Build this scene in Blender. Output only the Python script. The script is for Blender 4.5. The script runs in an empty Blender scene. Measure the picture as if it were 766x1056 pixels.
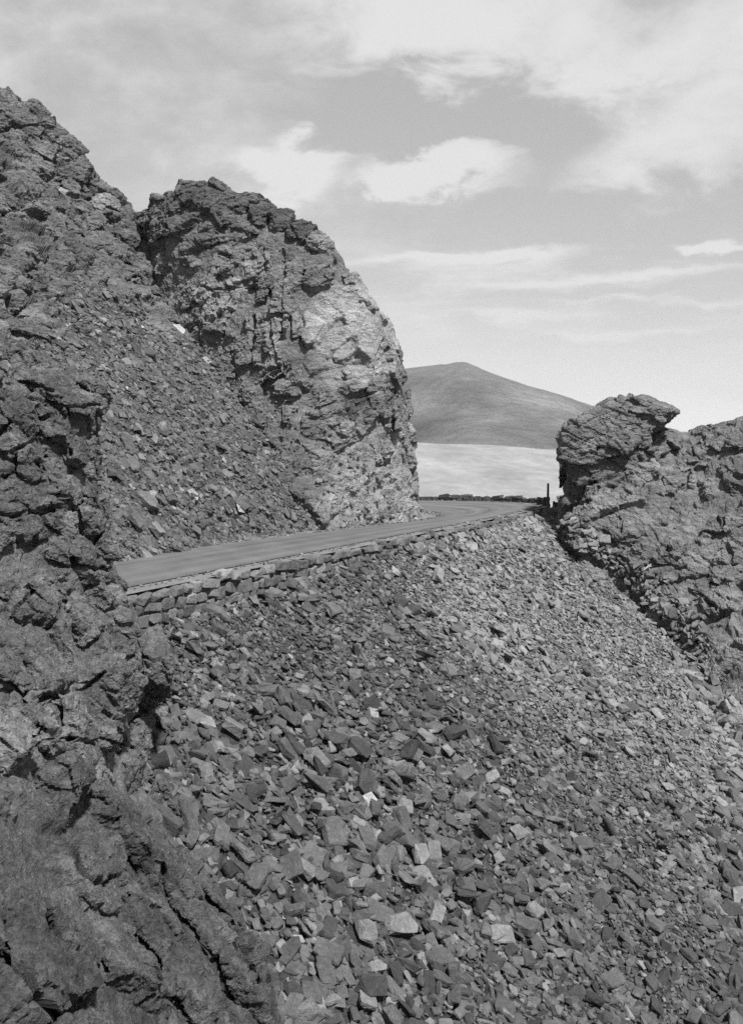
import bpy, bmesh, math, random
import numpy as np
from concurrent.futures import ThreadPoolExecutor
from mathutils import Vector, Matrix

rng = np.random.default_rng(11)
random.seed(11)
SC = bpy.context.scene
COL = SC.collection
F, HX, HY = 1100.0, 383.0, 460.0        # focal length and level-line of the photograph, in its pixels
F32 = np.float32


import time
T0_ = time.time()


def P(px, py, d):
    """A point d metres in front of the viewpoint, in the direction the photograph shows it."""
    return np.array([(px - HX) / F * d, d, (HY - py) / F * d])


# ------------------------------------------------------------------ noise
def _h(ix, iy, iz, seed):
    n = (ix.astype(np.uint32) * np.uint32(73856093)) ^ (iy.astype(np.uint32) * np.uint32(19349663)) ^ (iz.astype(np.uint32) * np.uint32(83492791))
    n = n ^ np.uint32((seed * 2654435761) & 0xffffffff)
    n = (n ^ (n >> np.uint32(15))) * np.uint32(2246822519)
    n = (n ^ (n >> np.uint32(13))) * np.uint32(3266489917)
    return n ^ (n >> np.uint32(16))


def _u(n, k):
    return (((n >> np.uint32(k)) & np.uint32(1023)).astype(F32)) / F32(1023.0)


def _noise(p, seed):
    i = np.floor(p).astype(np.int32)
    f = (p - i).astype(F32)
    w = f * f * f * (f * (f * 6 - 15) + 10)
    out = 0
    for dx in (0, 1):
        wx = w[:, 0] if dx else 1 - w[:, 0]
        for dy in (0, 1):
            wy = w[:, 1] if dy else 1 - w[:, 1]
            for dz in (0, 1):
                wz = w[:, 2] if dz else 1 - w[:, 2]
                n = _h(i[:, 0] + dx, i[:, 1] + dy, i[:, 2] + dz, seed)
                g = (_u(n, 0) - .5) * (f[:, 0] - dx) + (_u(n, 10) - .5) * (f[:, 1] - dy) + (_u(n, 20) - .5) * (f[:, 2] - dz)
                out = out + g * (wx * wy * wz)
    return out * 2.2


def _vor(q, seed):
    i = np.floor(q).astype(np.int32)
    f = (q - i).astype(F32)
    n = len(q)
    f1 = np.full(n, 9, F32); f2 = np.full(n, 9, F32)
    hid = np.zeros(n, np.uint32); rel = np.zeros((n, 3), F32)
    for dx in (-1, 0, 1):
        for dy in (-1, 0, 1):
            for dz in (-1, 0, 1):
                h = _h(i[:, 0] + dx, i[:, 1] + dy, i[:, 2] + dz, seed)
                rx = f[:, 0] - dx - _u(h, 0); ry = f[:, 1] - dy - _u(h, 10); rz = f[:, 2] - dz - _u(h, 20)
                d = rx * rx + ry * ry + rz * rz
                c = d < f1
                f2 = np.where(c, f1, np.minimum(f2, d))
                f1 = np.where(c, d, f1)
                hid = np.where(c, h, hid)
                rel[c, 0] = rx[c]; rel[c, 1] = ry[c]; rel[c, 2] = rz[c]
    g = _h(hid.astype(np.int64).astype(np.int32), hid.astype(np.int64).astype(np.int32) >> 3, np.zeros(n, np.int32), seed + 7)
    return np.column_stack([np.sqrt(f1), np.sqrt(f2), _u(g, 0), _u(g, 10), _u(g, 20), rel])


POOL = ThreadPoolExecutor(4)


def par(fn, p, seed, chunk=40000):
    p = np.ascontiguousarray(p)
    parts = list(POOL.map(lambda a: fn(a, seed), [p[k:k + chunk] for k in range(0, len(p), chunk)]))
    return np.concatenate(parts)


def noise(p, scale, seed=0):
    return par(_noise, np.asarray(p) / scale, seed)


def fbm(p, scale, oct=4, seed=0, gain=.5):
    out, a = 0, 1.0
    for k in range(oct):
        out = out + a * noise(p, scale / 2 ** k, seed + k * 17)
        a *= gain
    return out


def sstep(a, b, x):
    t = np.clip((x - a) / (b - a), 0, 1)
    return t * t * (3 - 2 * t)


def rot(rx=0, ry=0, rz=0):
    from mathutils import Euler
    return np.array(Euler((math.radians(rx), math.radians(ry), math.radians(rz))).to_matrix())


def blocks(p, lens, R, seed, amp, tilt, groove, gwidth, warp=.16, gmask=None):
    """Offset along the surface normal that breaks it into tilted joint blocks with open cracks between them."""
    lens = np.array(lens)
    w = np.column_stack([fbm(p + 31.7 * k, lens.min() * 1.6, 2, seed + 50 + k) for k in range(3)]) * lens.min() * warp
    q = (p + w) @ R / lens
    v = par(_vor, q, seed)
    e = v[:, 1] - v[:, 0]
    d = amp * (v[:, 2] - .5) * 2
    d = d + tilt * ((v[:, 3] - .5) * v[:, 5] + (v[:, 4] - .5) * v[:, 7] + (v[:, 2] - .5) * v[:, 6]) * 2
    g = groove * (1 - sstep(0, gwidth, e))
    if gmask is not None:
        g = g * gmask
    return d - g, v[:, 3]


def ledges(p, R, thick, length, amp, groove, seed, warp=.5):
    """Foliation: slabs lying along one plane, each standing out or back a little, parted by thin dark seams."""
    q = p @ R
    t = q[:, 2] / thick + fbm(p, thick * 9, 3, seed) * warp * 3 + fbm(p, thick * 2, 2, seed + 5) * warp * .35
    i = np.floor(t); f = t - i
    w = np.column_stack([q[:, 0] / length + i * 3.71, q[:, 1] / length + i * 1.93, i * 7.77 + .5])
    d = _par_noise(w, seed + 9) + .5 * np.sign(_par_noise(w * np.array([1.7, 1.7, 1]) + 9.3, seed + 11)) * .5
    d = d * amp
    m = sstep(-.15, .35, _par_noise(w * .8 + 4.4, seed + 13))
    return d - groove * m * (1 - sstep(0, .16, np.minimum(f, 1 - f)))


def _par_noise(w, seed):
    return par(_noise, w, seed)


# ------------------------------------------------------------------ materials (a black-and-white place: every colour is neutral)
def nodes(name):
    m = bpy.data.materials.new(name); m.use_nodes = True
    nt = m.node_tree; b = nt.nodes['Principled BSDF']
    return m, nt, b


def nd(nt, typ, **kw):
    n = nt.nodes.new(typ)
    for k, v in kw.items():
        if k in n.inputs if isinstance(k, str) else False:
            n.inputs[k].default_value = v
        else:
            setattr(n, k, v)
    return n


def mth(nt, op, a, b=None, c=None, clamp=False):
    n = nt.nodes.new('ShaderNodeMath'); n.operation = op; n.use_clamp = clamp
    for k, x in enumerate((a, b, c)):
        if x is None: continue
        if isinstance(x, (int, float)): n.inputs[k].default_value = x
        else: nt.links.new(x, n.inputs[k])
    return n.outputs[0]


def ntex(nt, vec, scale, detail=4, rough=.55, dist=0.0):
    n = nt.nodes.new('ShaderNodeTexNoise')
    n.inputs['Scale'].default_value = scale; n.inputs['Detail'].default_value = detail
    n.inputs['Roughness'].default_value = rough; n.inputs['Distortion'].default_value = dist
    if vec is not None: nt.links.new(vec, n.inputs['Vector'])
    return n.outputs['Fac']


def remap(nt, x, a, b, lo, hi):
    n = nt.nodes.new('ShaderNodeMapRange')
    n.inputs[1].default_value = a; n.inputs[2].default_value = b
    n.inputs[3].default_value = lo; n.inputs[4].default_value = hi
    nt.links.new(x, n.inputs[0])
    return n.outputs[0]


def rock_material(name, base, scale, tone='attr', streak=(1, 1, 1), streak_rot=(0, 0, 0), bump=.5, dist=.1, speck=.35, contrast=.5):
    m, nt, b = nodes(name)
    geo = nt.nodes.new('ShaderNodeTexCoord')
    mp = nt.nodes.new('ShaderNodeMapping')
    mp.inputs['Scale'].default_value = streak
    mp.inputs['Rotation'].default_value = [math.radians(a) for a in streak_rot]
    nt.links.new(geo.outputs['Object'], mp.inputs['Vector'])
    v, vs = geo.outputs['Object'], mp.outputs['Vector']
    big = ntex(nt, v, .45 * scale, 4, .6, .4)
    mid = ntex(nt, vs, 2.2 * scale, 6, .68, .6)
    fine = ntex(nt, v, 11 * scale, 6, .72)
    lich = ntex(nt, v, 5.0 * scale, 5, .7, .3)
    f = mth(nt, 'MULTIPLY', remap(nt, big, .3, .7, 1 - contrast * .5, 1 + contrast * .5), remap(nt, mid, .28, .72, 1 - contrast, 1 + contrast))
    f = mth(nt, 'MULTIPLY', f, remap(nt, fine, .3, .7, 1 - contrast * .8, 1 + contrast * .8))
    f = mth(nt, 'ADD', f, mth(nt, 'MULTIPLY', remap(nt, lich, .60, .68, 0, 1), speck))
    if tone == 'attr':
        a = nt.nodes.new('ShaderNodeAttribute'); a.attribute_name = 'tone'
        f = mth(nt, 'MULTIPLY', f, a.outputs['Fac'])
    elif tone == 'object':
        a = nt.nodes.new('ShaderNodeObjectInfo')
        s = nt.nodes.new('ShaderNodeSeparateColor'); nt.links.new(a.outputs['Color'], s.inputs[0])
        f = mth(nt, 'MULTIPLY', f, s.outputs[0])
    f = mth(nt, 'MULTIPLY', f, base, clamp=True)
    cc = nt.nodes.new('ShaderNodeCombineColor')
    for k in range(3): nt.links.new(f, cc.inputs[k])
    nt.links.new(cc.outputs[0], b.inputs['Base Color'])
    b.inputs['Roughness'].default_value = .92
    b.inputs['Specular IOR Level'].default_value = .25
    hgt = mth(nt, 'ADD', mth(nt, 'MULTIPLY', mid, 1.6), mth(nt, 'MULTIPLY', fine, .7))
    bp = nt.nodes.new('ShaderNodeBump'); bp.inputs['Strength'].default_value = bump; bp.inputs['Distance'].default_value = dist
    nt.links.new(hgt, bp.inputs['Height']); nt.links.new(bp.outputs[0], b.inputs['Normal'])
    return m


MAT = {}
MAT['crag'] = rock_material('schist_crag', .13, .55, streak=(1, 1, 2.2), bump=.7, dist=.35, speck=.3, contrast=.45)
MAT['buttress'] = rock_material('schist_buttress', .11, 1.5, streak=(1, 1, 1.5), streak_rot=(0, 48, 0), bump=.9, dist=.14, speck=.7, contrast=.62)
MAT['outcrop'] = rock_material('schist_outcrop', .145, .65, streak=(1, 1, 3.2), streak_rot=(0, 25, 0), bump=.7, dist=.3, speck=.25, contrast=.45)
MAT['talus'] = rock_material('talus_earth', .105, 1.2, streak=(1, 1, 2), streak_rot=(0, -35, 0), bump=.8, dist=.2, speck=.3, contrast=.5)
MAT['stone'] = rock_material('scree_stone', .12, 1.6, tone='object', bump=.6, dist=.12, speck=.22, contrast=.36)
MAT['scree'] = rock_material('scree_mass', .12, 2.6, bump=.6, dist=.05, speck=.22, contrast=.36)
MAT['gravel'] = rock_material('scree_gravel', .05, 3.0, bump=.9, dist=.12, speck=.4, contrast=.5)  # base darkened: shade in the gaps between stones is put into its colour
MAT['wall'] = rock_material('wall_stone', .14, 1.2, bump=.6, dist=.1, speck=.25, contrast=.35)
MAT['mountain'] = rock_material('mountain_tundra', .082, .006, streak=(1, 1, 3), bump=.5, dist=30, speck=.4, contrast=.42)


def plain_material():
    m, nt, b = nodes('sunlit_pale_tundra')
    geo = nt.nodes.new('ShaderNodeTexCoord')
    mp = nt.nodes.new('ShaderNodeMapping'); mp.inputs['Scale'].default_value = (1, .35, 1)
    nt.links.new(geo.outputs['Object'], mp.inputs['Vector'])
    a = ntex(nt, mp.outputs['Vector'], .012, 6, .6, .5)
    c = ntex(nt, mp.outputs['Vector'], .06, 5, .65)
    f = mth(nt, 'MULTIPLY', remap(nt, a, .3, .7, .76, 1.2), remap(nt, c, .3, .7, .84, 1.16))
    at = nt.nodes.new('ShaderNodeAttribute'); at.attribute_name = 'tone'
    f = mth(nt, 'MULTIPLY', mth(nt, 'MULTIPLY', f, at.outputs['Fac']), .235, clamp=True)  # pale dry grass, with bright sun on the slope put into its colour
    cc = nt.nodes.new('ShaderNodeCombineColor')
    for k in range(3): nt.links.new(f, cc.inputs[k])
    nt.links.new(cc.outputs[0], b.inputs['Base Color']); b.inputs['Roughness'].default_value = 1
    b.inputs['Specular IOR Level'].default_value = .1
    bp = nt.nodes.new('ShaderNodeBump'); bp.inputs['Strength'].default_value = .4; bp.inputs['Distance'].default_value = 6
    nt.links.new(a, bp.inputs['Height']); nt.links.new(bp.outputs[0], b.inputs['Normal'])
    return m


def road_material():
    m, nt, b = nodes('worn_asphalt')
    at = nt.nodes.new('ShaderNodeAttribute'); at.attribute_name = 'uvroad'     # x: across 0..1, y: metres along
    sx = nt.nodes.new('ShaderNodeSeparateXYZ'); nt.links.new(at.outputs['Vector'], sx.inputs[0])
    mp = nt.nodes.new('ShaderNodeMapping'); mp.inputs['Scale'].default_value = (9, .05, 1)
    nt.links.new(at.outputs['Vector'], mp.inputs['Vector'])
    s = ntex(nt, mp.outputs['Vector'], 1.0, 4, .6, .2)
    mp2 = nt.nodes.new('ShaderNodeMapping'); mp2.inputs['Scale'].default_value = (6.4, 1, 1)
    nt.links.new(at.outputs['Vector'], mp2.inputs['Vector'])
    g = ntex(nt, mp2.outputs['Vector'], 7, 5, .7)
    p = ntex(nt, mp2.outputs['Vector'], .5, 4, .6)
    f = mth(nt, 'MULTIPLY', remap(nt, s, .3, .7, .8, 1.2), remap(nt, g, .3, .7, .84, 1.16))
    f = mth(nt, 'MULTIPLY', f, remap(nt, p, .3, .7, .8, 1.2))
    # tyre-polished wheel paths, and a dark sealed joint along the crown of the road
    for c, w, amp in ((.22, .06, .2), (.42, .06, .16), (.62, .05, .2), (.83, .06, .16), (.52, .012, -.30), (.72, .02, -.16)):
        x = mth(nt, 'DIVIDE', mth(nt, 'SUBTRACT', sx.outputs[0], c), w)
        e = mth(nt, 'POWER', 2.718, mth(nt, 'MULTIPLY', mth(nt, 'MULTIPLY', x, x), -1.0))
        f = mth(nt, 'ADD', f, mth(nt, 'MULTIPLY', e, amp))
    f = mth(nt, 'MULTIPLY', f, .098, clamp=True)
    cc = nt.nodes.new('ShaderNodeCombineColor')
    for k in range(3): nt.links.new(f, cc.inputs[k])
    nt.links.new(cc.outputs[0], b.inputs['Base Color']); b.inputs['Roughness'].default_value = .85
    b.inputs['Specular IOR Level'].default_value = .3
    bp = nt.nodes.new('ShaderNodeBump'); bp.inputs['Strength'].default_value = .4; bp.inputs['Distance'].default_value = .02
    nt.links.new(g, bp.inputs['Height']); nt.links.new(bp.outputs[0], b.inputs['Normal'])
    return m


MAT['plain'] = plain_material()
MAT['road'] = road_material()
MAT['shoulder'] = rock_material('gravel_shoulder', .16, 3.0, bump=.6, dist=.05, speck=.3, contrast=.35)
_m, _nt, _b = nodes('weathered_timber')
_g = _nt.nodes.new('ShaderNodeTexCoord'); _mp = _nt.nodes.new('ShaderNodeMapping'); _mp.inputs['Scale'].default_value = (30, 30, 2)
_nt.links.new(_g.outputs['Object'], _mp.inputs['Vector'])
_f = mth(_nt, 'MULTIPLY', remap(_nt, ntex(_nt, _mp.outputs['Vector'], 1, 4), .3, .7, .6, 1.4), .045)
_cc = _nt.nodes.new('ShaderNodeCombineColor')
for _k in range(3): _nt.links.new(_f, _cc.inputs[_k])
_nt.links.new(_cc.outputs[0], _b.inputs['Base Color']); _b.inputs['Roughness'].default_value = .9
MAT['timber'] = _m


# ------------------------------------------------------------------ objects
def tag(o, label=None, cat=None, group=None, kind=None):
    for k, v in (('label', label), ('category', cat), ('group', group), ('kind', kind)):
        if v: o[k] = v
    return o


def empty(name, loc=(0, 0, 0)):
    o = bpy.data.objects.new(name, None); COL.objects.link(o); o.location = loc; o.empty_display_size = .5
    return o


def mesh_obj(name, V, Fc, mat, parent=None, tone=None, smooth=False):
    """V: n x 3; Fc: m x 3 or m x 4 index array."""
    V = np.asarray(V, F32); Fc = np.asarray(Fc, np.int32)
    k = Fc.shape[1]
    me = bpy.data.meshes.new(name)
    me.vertices.add(len(V)); me.vertices.foreach_set('co', V.ravel())
    me.loops.add(Fc.size); me.loops.foreach_set('vertex_index', Fc.ravel())
    me.polygons.add(len(Fc)); me.polygons.foreach_set('loop_start', np.arange(0, Fc.size, k, dtype=np.int32))
    me.polygons.foreach_set('use_smooth', np.full(len(Fc), smooth))
    if tone is not None:
        a = me.attributes.new('tone', 'FLOAT', 'POINT'); a.data.foreach_set('value', np.asarray(tone, F32))
    me.update(calc_edges=True); me.validate()
    me.materials.append(mat)
    o = bpy.data.objects.new(name, me); COL.objects.link(o)
    if parent is not None: o.parent = parent
    return o


def cr(pts, n):
    """Catmull-Rom along axis 0: k control rows -> n rows."""
    pts = np.asarray(pts, float); k = len(pts)
    t = np.linspace(0, k - 1, n); i = np.minimum(t.astype(int), k - 2); f = (t - i).reshape(-1, *([1] * (pts.ndim - 1)))
    g = lambda j: pts[np.clip(j, 0, k - 1)]
    a, b, c, d = g(i - 1), g(i), g(i + 1), g(i + 2)
    # ends: mirror the tangent
    a = np.where((i == 0).reshape(f.shape), 2 * b - c, a); d = np.where((i == k - 2).reshape(f.shape), 2 * c - b, d)
    return .5 * (2 * b + (c - a) * f + (2 * a - 5 * b + 4 * c - d) * f ** 2 + (3 * b - a - 3 * c + d) * f ** 3)


def loft(ctrl, nr, nc):
    """ctrl: rows x cols x 3 -> dense nr x nc x 3 grid."""
    a = cr(np.asarray(ctrl, float), nr)
    return cr(a.transpose(1, 0, 2), nc).transpose(1, 0, 2)


def grid_normals(G):
    du = np.gradient(G, axis=1); dv = np.gradient(G, axis=0)
    n = np.cross(du, dv); n /= np.maximum(np.linalg.norm(n, axis=2, keepdims=True), 1e-9)
    return n


def grid_faces(nr, nc, mask=None):
    i = np.arange(nr * nc).reshape(nr, nc)
    f = np.stack([i[:-1, :-1], i[:-1, 1:], i[1:, 1:], i[1:, :-1]], -1)
    if mask is not None: return f[mask]
    return f.reshape(-1, 4)


def sub_mesh(V, Fc, tone):
    u, inv = np.unique(Fc.ravel(), return_inverse=True)
    return V[u], inv.reshape(Fc.shape), tone[u]


def features(p, seeds, seed, warp=.5, gw=.22):
    """Named bosses, slabs and blocks of a rock mass. Each: (px, py, d, rx, rz, turn, bulge, tone, groove, name, label), sizes in metres.
    Returns the owner of every point (-1: the body), its offset and its tone."""
    n = len(p)
    best = np.full(n, 1.0, F32); second = np.full(n, 9.0, F32); own = np.full(n, -1)
    w = np.column_stack([fbm(p + 11.3 * k, 3.2 * warp, 4, seed + k) for k in range(2)]) * warp
    dist = np.full((len(seeds), n), 9.0, F32)
    for k, s in enumerate(seeds):
        c = P(*s[:3]); a = math.radians(s[5])
        dx = p[:, 0] - c[0] + w[:, 0]; dz = p[:, 2] - c[2] + w[:, 1]
        x = (dx * math.cos(a) + dz * math.sin(a)) / s[3]; z = (-dx * math.sin(a) + dz * math.cos(a)) / s[4]
        kk = (k * 37 % 11) / 11 - .5
        dist[k] = np.where(np.abs(p[:, 1] - c[1]) < 7, np.maximum(np.maximum(np.abs(x + .25 * kk * z), np.abs(z)), (np.abs(x) + np.abs(z)) * (.70 + .1 * kk)), 9)
    own = np.argmin(dist, 0); m = dist.min(0)
    second = np.partition(dist, 1, 0)[1] if len(seeds) > 1 else np.full(n, 9.0)
    inside = m < 1
    off = np.zeros(n); tone = np.ones(n)
    for k, s in enumerate(seeds):
        q = own == k
        mk = np.where(q & inside, 1 - m ** 5, 0)
        off += s[6] * .55 * mk * (1 + .35 * ((np.sin(k * 2.3) * (p[:, 0] - P(*s[:3])[0]) + np.cos(k * 1.7) * (p[:, 2] - P(*s[:3])[2])) / max(s[3], s[4])))
        e = np.minimum(np.abs(1 - m) * min(s[3], s[4]), np.abs(second - m) * min(s[3], s[4]) * .6)
        gm = .35 + .65 * sstep(-.25, .25, noise(p, 2.2, seed + 30 + k))
        off -= np.where(q & (m < 1.25), s[8] * gm * (1 - sstep(0, gw * (.7 + .6 * gm), e)), 0)
        tone = np.where(q, 1 + (s[7] - 1) * sstep(1.12, .86, m), tone)
    return np.where(inside, own, -1), off, tone


def main_pieces(own_f, shape, nseeds):
    """Keeps the largest connected patch of every named part; strays go back to the body."""
    g = own_f.reshape(shape).copy()
    for k in range(nseeds):
        ii, jj = np.where(g == k)
        if not len(ii): continue
        a, b, c, d = ii.min(), ii.max() + 1, jj.min(), jj.max() + 1
        m = g[a:b, c:d] == k
        lab = np.where(m, np.arange(m.size).reshape(m.shape) + 1, 0)
        for _ in range(3000):
            n = lab.copy()
            n[1:] = np.maximum(n[1:], lab[:-1]); n[:-1] = np.maximum(n[:-1], lab[1:])
            n[:, 1:] = np.maximum(n[:, 1:], lab[:, :-1]); n[:, :-1] = np.maximum(n[:, :-1], lab[:, 1:])
            n = np.where(m, n, 0)
            if (n == lab).all(): break
            lab = n
        u, ct = np.unique(lab[lab > 0], return_counts=True)
        sub = g[a:b, c:d]; sub[m & (lab != u[np.argmax(ct)])] = -1
    return g.ravel()


def soften(d, shape, n):
    """Wears the edges of the steps a little, so that no step is sheer."""
    g = d.reshape(shape).copy()
    for _ in range(n):
        e = np.pad(g, ((1, 1), (0, 0)), 'edge'); g = .25 * e[:-2] + .5 * e[1:-1] + .25 * e[2:]
        e = np.pad(g, ((0, 0), (1, 1)), 'edge'); g = .25 * e[:, :-2] + .5 * e[:, 1:-1] + .25 * e[:, 2:]
    return g.ravel()


from mathutils.kdtree import KDTree


def kd_of(pts):
    k = KDTree(len(pts))
    for i, a in enumerate(pts): k.insert(a, i)
    k.balance(); return k


def lattice(pts, R, lens, jitter, seed):
    """Jittered brick lattice, turned by R, round a cloud of points."""
    r = np.random.default_rng(seed)
    q = pts @ R; lens = np.array(lens)
    lo, hi = q.min(0) - 2.5 * lens, q.max(0) + 2.5 * lens
    n = np.ceil((hi - lo) / lens).astype(int)
    I = np.stack(np.meshgrid(*[np.arange(a) for a in n], indexing='ij'), -1).reshape(-1, 3).astype(float)
    sh = r.random((n[2], 2)); k = I[:, 2].astype(int)
    I[:, 0] += sh[k, 0] + .5 * (I[:, 1] % 2); I[:, 1] += sh[k, 1]
    I += r.uniform(-jitter, jitter, I.shape)
    return (lo + I * lens) @ R.T


def polyhedron(n, b):
    """Corners of {x: n.x <= b} with the origin inside, through its dual."""
    bm = bmesh.new()
    vs = [bm.verts.new(Vector(a)) for a in n / b[:, None]]
    idx = {v: i for i, v in enumerate(vs)}
    out = bmesh.ops.convex_hull(bm, input=vs)
    pts = []
    for f in bm.faces:
        i = [idx[v] for v in f.verts][:3]
        try:
            pts.append(np.linalg.solve(n[i], b[i]))
        except np.linalg.LinAlgError:
            pass
    bm.free()
    return np.array(pts)


def cell_rock(G, N, lattices, seeds, vox, depth, gap, seed, view, stand=0.0, quiet=None):
    """A fractured rock shell: angular joint blocks (Voronoi cells) standing along the surface G, skinned evenly.
    Returns vertices, normals, triangles, the owner of every vertex (seed or -1) and a tone per block."""
    r = np.random.default_rng(seed)
    p = G[::4, ::4].reshape(-1, 3); nn = N[::4, ::4].reshape(-1, 3)
    kd = kd_of(p)
    rim = np.zeros(G[::4, ::4].shape[:2], bool); rim[:, :2] = rim[:, -2:] = True; rim[:2] = rim[-2:] = True; rim = rim.ravel()

    def near(c):
        i = np.array([kd.find(a)[1] for a in c]); return i, ((c - p[i]) * nn[i]).sum(1)
    px = HX + p[:, 0] / p[:, 1] * F; py = HY - p[:, 2] / p[:, 1] * F
    pv = p[(px > view[0]) & (px < view[1]) & (py > view[2]) & (py < view[3])]
    C, W, O, GP, SZ = [], [], [], [], []
    for R, lens, jit, cond in lattices:
        c = lattice(pv, R, lens, jit, seed + int(lens[0] * 10))
        i, sd = near(c)
        sd = sd + noise(p[i], 2.4 * max(lens), seed + 4) * .5 * lens[2] * 0
        far = np.linalg.norm(c - p[i], axis=1)
        k = (sd > -depth - 1.6 * max(lens)) & (sd < 1.9 * max(lens)) & (far < 2.2 * max(lens) + depth)
        if cond is not None: k &= cond(p[i], c)
        c = c[k]; C.append(c); W.append(np.zeros(len(c))); O.append(np.full(len(c), -1)); GP.append(np.full(len(c), gap)); SZ.append(np.full(len(c), max(lens)))
    C, W, O, GP, SZ = [np.concatenate(a) for a in (C, W, O, GP, SZ)]
    BU = r.uniform(-.17, .17, len(C)) * SZ
    for k, sd_ in enumerate(seeds):
        c0 = P(*sd_[:3]); i = kd.find(c0)[1]
        # meet the surface along the line of sight
        m = np.argmin(((px - sd_[0]) ** 2 + (py - sd_[1]) ** 2) + 1e4 * ((nn * -p).sum(1) < 0))
        c0 = p[m]; n0 = nn[m]; a = math.radians(sd_[5])
        ax = np.array([math.cos(a), 0, math.sin(a)]) if sd_[3] > sd_[4] else np.array([-math.sin(a), 0, math.cos(a)])
        ax = ax - n0 * (ax @ n0); ax /= np.linalg.norm(ax)
        big, small = max(sd_[3], sd_[4]), min(sd_[3], sd_[4])
        q = C - c0; la = q @ ax; ln = q @ n0; lr = np.sqrt(np.maximum((q * q).sum(1) - la ** 2 - ln ** 2, 0))
        kill = ((la / big) ** 2 + (lr / small) ** 2 < .7) & (np.abs(ln) < small * 1.6) & (O < 0)
        C, W, O, GP, SZ, BU = C[~kill], W[~kill], O[~kill], GP[~kill], SZ[~kill], BU[~kill]
        ns = max(1, int(round(big / small)))
        for j in range(ns):
            t = (j - (ns - 1) / 2) * 2 * (big - small * .6) / max(ns, 1)
            c = c0 + ax * t; i = kd.find(c)[1]
            c = c + nn[i] * (((p[i] - c) @ nn[i]) - small * .62)
            C = np.vstack([C, c]); W = np.append(W, (small * .55) ** 2); O = np.append(O, k); GP = np.append(GP, sd_[8] * .26); SZ = np.append(SZ, big); BU = np.append(BU, sd_[6] * .5)
    i, sd = near(C)
    cpx = HX + C[:, 0] / C[:, 1] * F; cpy = HY - C[:, 2] / C[:, 1] * F
    use = ~rim[i] & ((sd < stand) & (sd > -depth) & (cpx > view[0]) & (cpx < view[1]) & (cpy > view[2]) & (cpy < view[3]) | (O >= 0))
    off_ = C - p[i]; lat_ = np.linalg.norm(off_ - nn[i] * (off_ * nn[i]).sum(1)[:, None], axis=1)
    use &= lat_ < .45 * SZ
    kc = kd_of(C)
    Vs, Ts, base = [], [], 0
    tonec = np.exp(r.normal(0, .10, len(C)))
    box_n = np.vstack([np.eye(3), -np.eye(3)])
    ii, _sd = near(C); tilt_ = r.normal(0, .19, (len(C), 3)); tilt_[O >= 0] *= .4
    if quiet is not None:
        qt = 1 - .85 * quiet(C); tilt_ *= qt[:, None]; BU = BU * qt; GP = GP * qt
    for a in np.where(use)[0]:
        nb = np.array([t[1] for t in kc.find_n(C[a], 46) if t[1] != a])
        extra = np.where((W > 0) & (np.linalg.norm(C - C[a], axis=1) < 7))[0]
        nb = np.unique(np.concatenate([nb, extra[extra != a]])).astype(int)
        d = C[nb] - C[a]; L = np.linalg.norm(d, axis=1)
        hsh = np.abs(np.sin((nb + a) * 12.9898 + (nb * a % 977) * 78.233)) % 1
        g = np.maximum(GP[nb], GP[a]) * np.where(hsh < .42, -.12, .25 + 1.35 * hsh)
        g = np.where((O[nb] == O[a]) & (O[a] >= 0), -.05, g)
        b = (L * L + W[a] - W[nb]) / (2 * L) - g / 2
        if b.min() < .03: continue
        on = nn[ii[a]] + tilt_[a]; on /= np.linalg.norm(on); ob = (p[ii[a]] - C[a]) @ on + BU[a]
        if ob < .08: continue
        tk = np.array([t[1] for t in kd.find_range(C[a], SZ[a] * 1.25)][:: 5] or [ii[a]])
        tb = ((p[tk] - C[a]) * nn[tk]).sum(1) + max(BU[a], 0) + .14 * SZ[a]
        tk = tk[tb > .15 * SZ[a]]; tb = tb[tb > .15 * SZ[a]]
        n = np.vstack([d / L[:, None], box_n, on[None], nn[tk]]); b = np.concatenate([b, np.full(6, SZ[a] * 1.15), [ob], tb])
        pt = polyhedron(n, b)
        if len(pt) < 4: continue
        bm = bmesh.new()
        vs = [bm.verts.new(Vector(x)) for x in np.unique(np.round(pt, 4), axis=0)]
        bmesh.ops.convex_hull(bm, input=vs)
        for v in [v for v in bm.verts if not v.link_faces]: bm.verts.remove(v)
        if len(bm.verts) < 4:
            bm.free(); continue
        bmesh.ops.triangulate(bm, faces=bm.faces); bmesh.ops.recalc_face_normals(bm, faces=bm.faces); bm.verts.index_update()
        V = np.array([v.co for v in bm.verts]) + C[a]; T = np.array([[v.index for v in f.verts] for f in bm.faces]); bm.free()
        Vs.append(V); Ts.append(T + base); base += len(V)
    V, T = np.concatenate(Vs), np.concatenate(Ts)
    V, NN, T = remesh(V, T, vox)
    # owner of every vertex
    lat = np.where(W == 0)[0]; kl = kd_of(C[lat])
    ow = lat[np.array([kl.find(v)[1] for v in V])]
    bd = ((V - C[ow]) ** 2).sum(1)
    for a in np.where(W > 0)[0]:
        q = ((V - C[a]) ** 2).sum(1) - W[a]
        m = q < bd; bd = np.where(m, q, bd); ow = np.where(m, a, ow)
    # leave out what lies deep behind the face
    sdv = ((V - p[ii[ow]]) * nn[ii[ow]]).sum(1)
    T = T[(sdv[T] > -depth * .62).any(axis=1)]
    vx = HX + V[:, 0] / V[:, 1] * F; vy = HY - V[:, 2] / V[:, 1] * F
    if view[0] == 540:
        out_ = (vx < 576) & (vy < 512) | (vx < 569)        # crumbs off the outer rim of the outcrop
        T = T[~out_[T].any(axis=1)]
    T = drop_specks(T, len(V), 420)
    u, inv = np.unique(T.ravel(), return_inverse=True)
    V, NN, T, ow = V[u], NN[u], inv.reshape(T.shape), ow[u]
    return V, NN, T, O[ow], tonec[ow]


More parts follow.
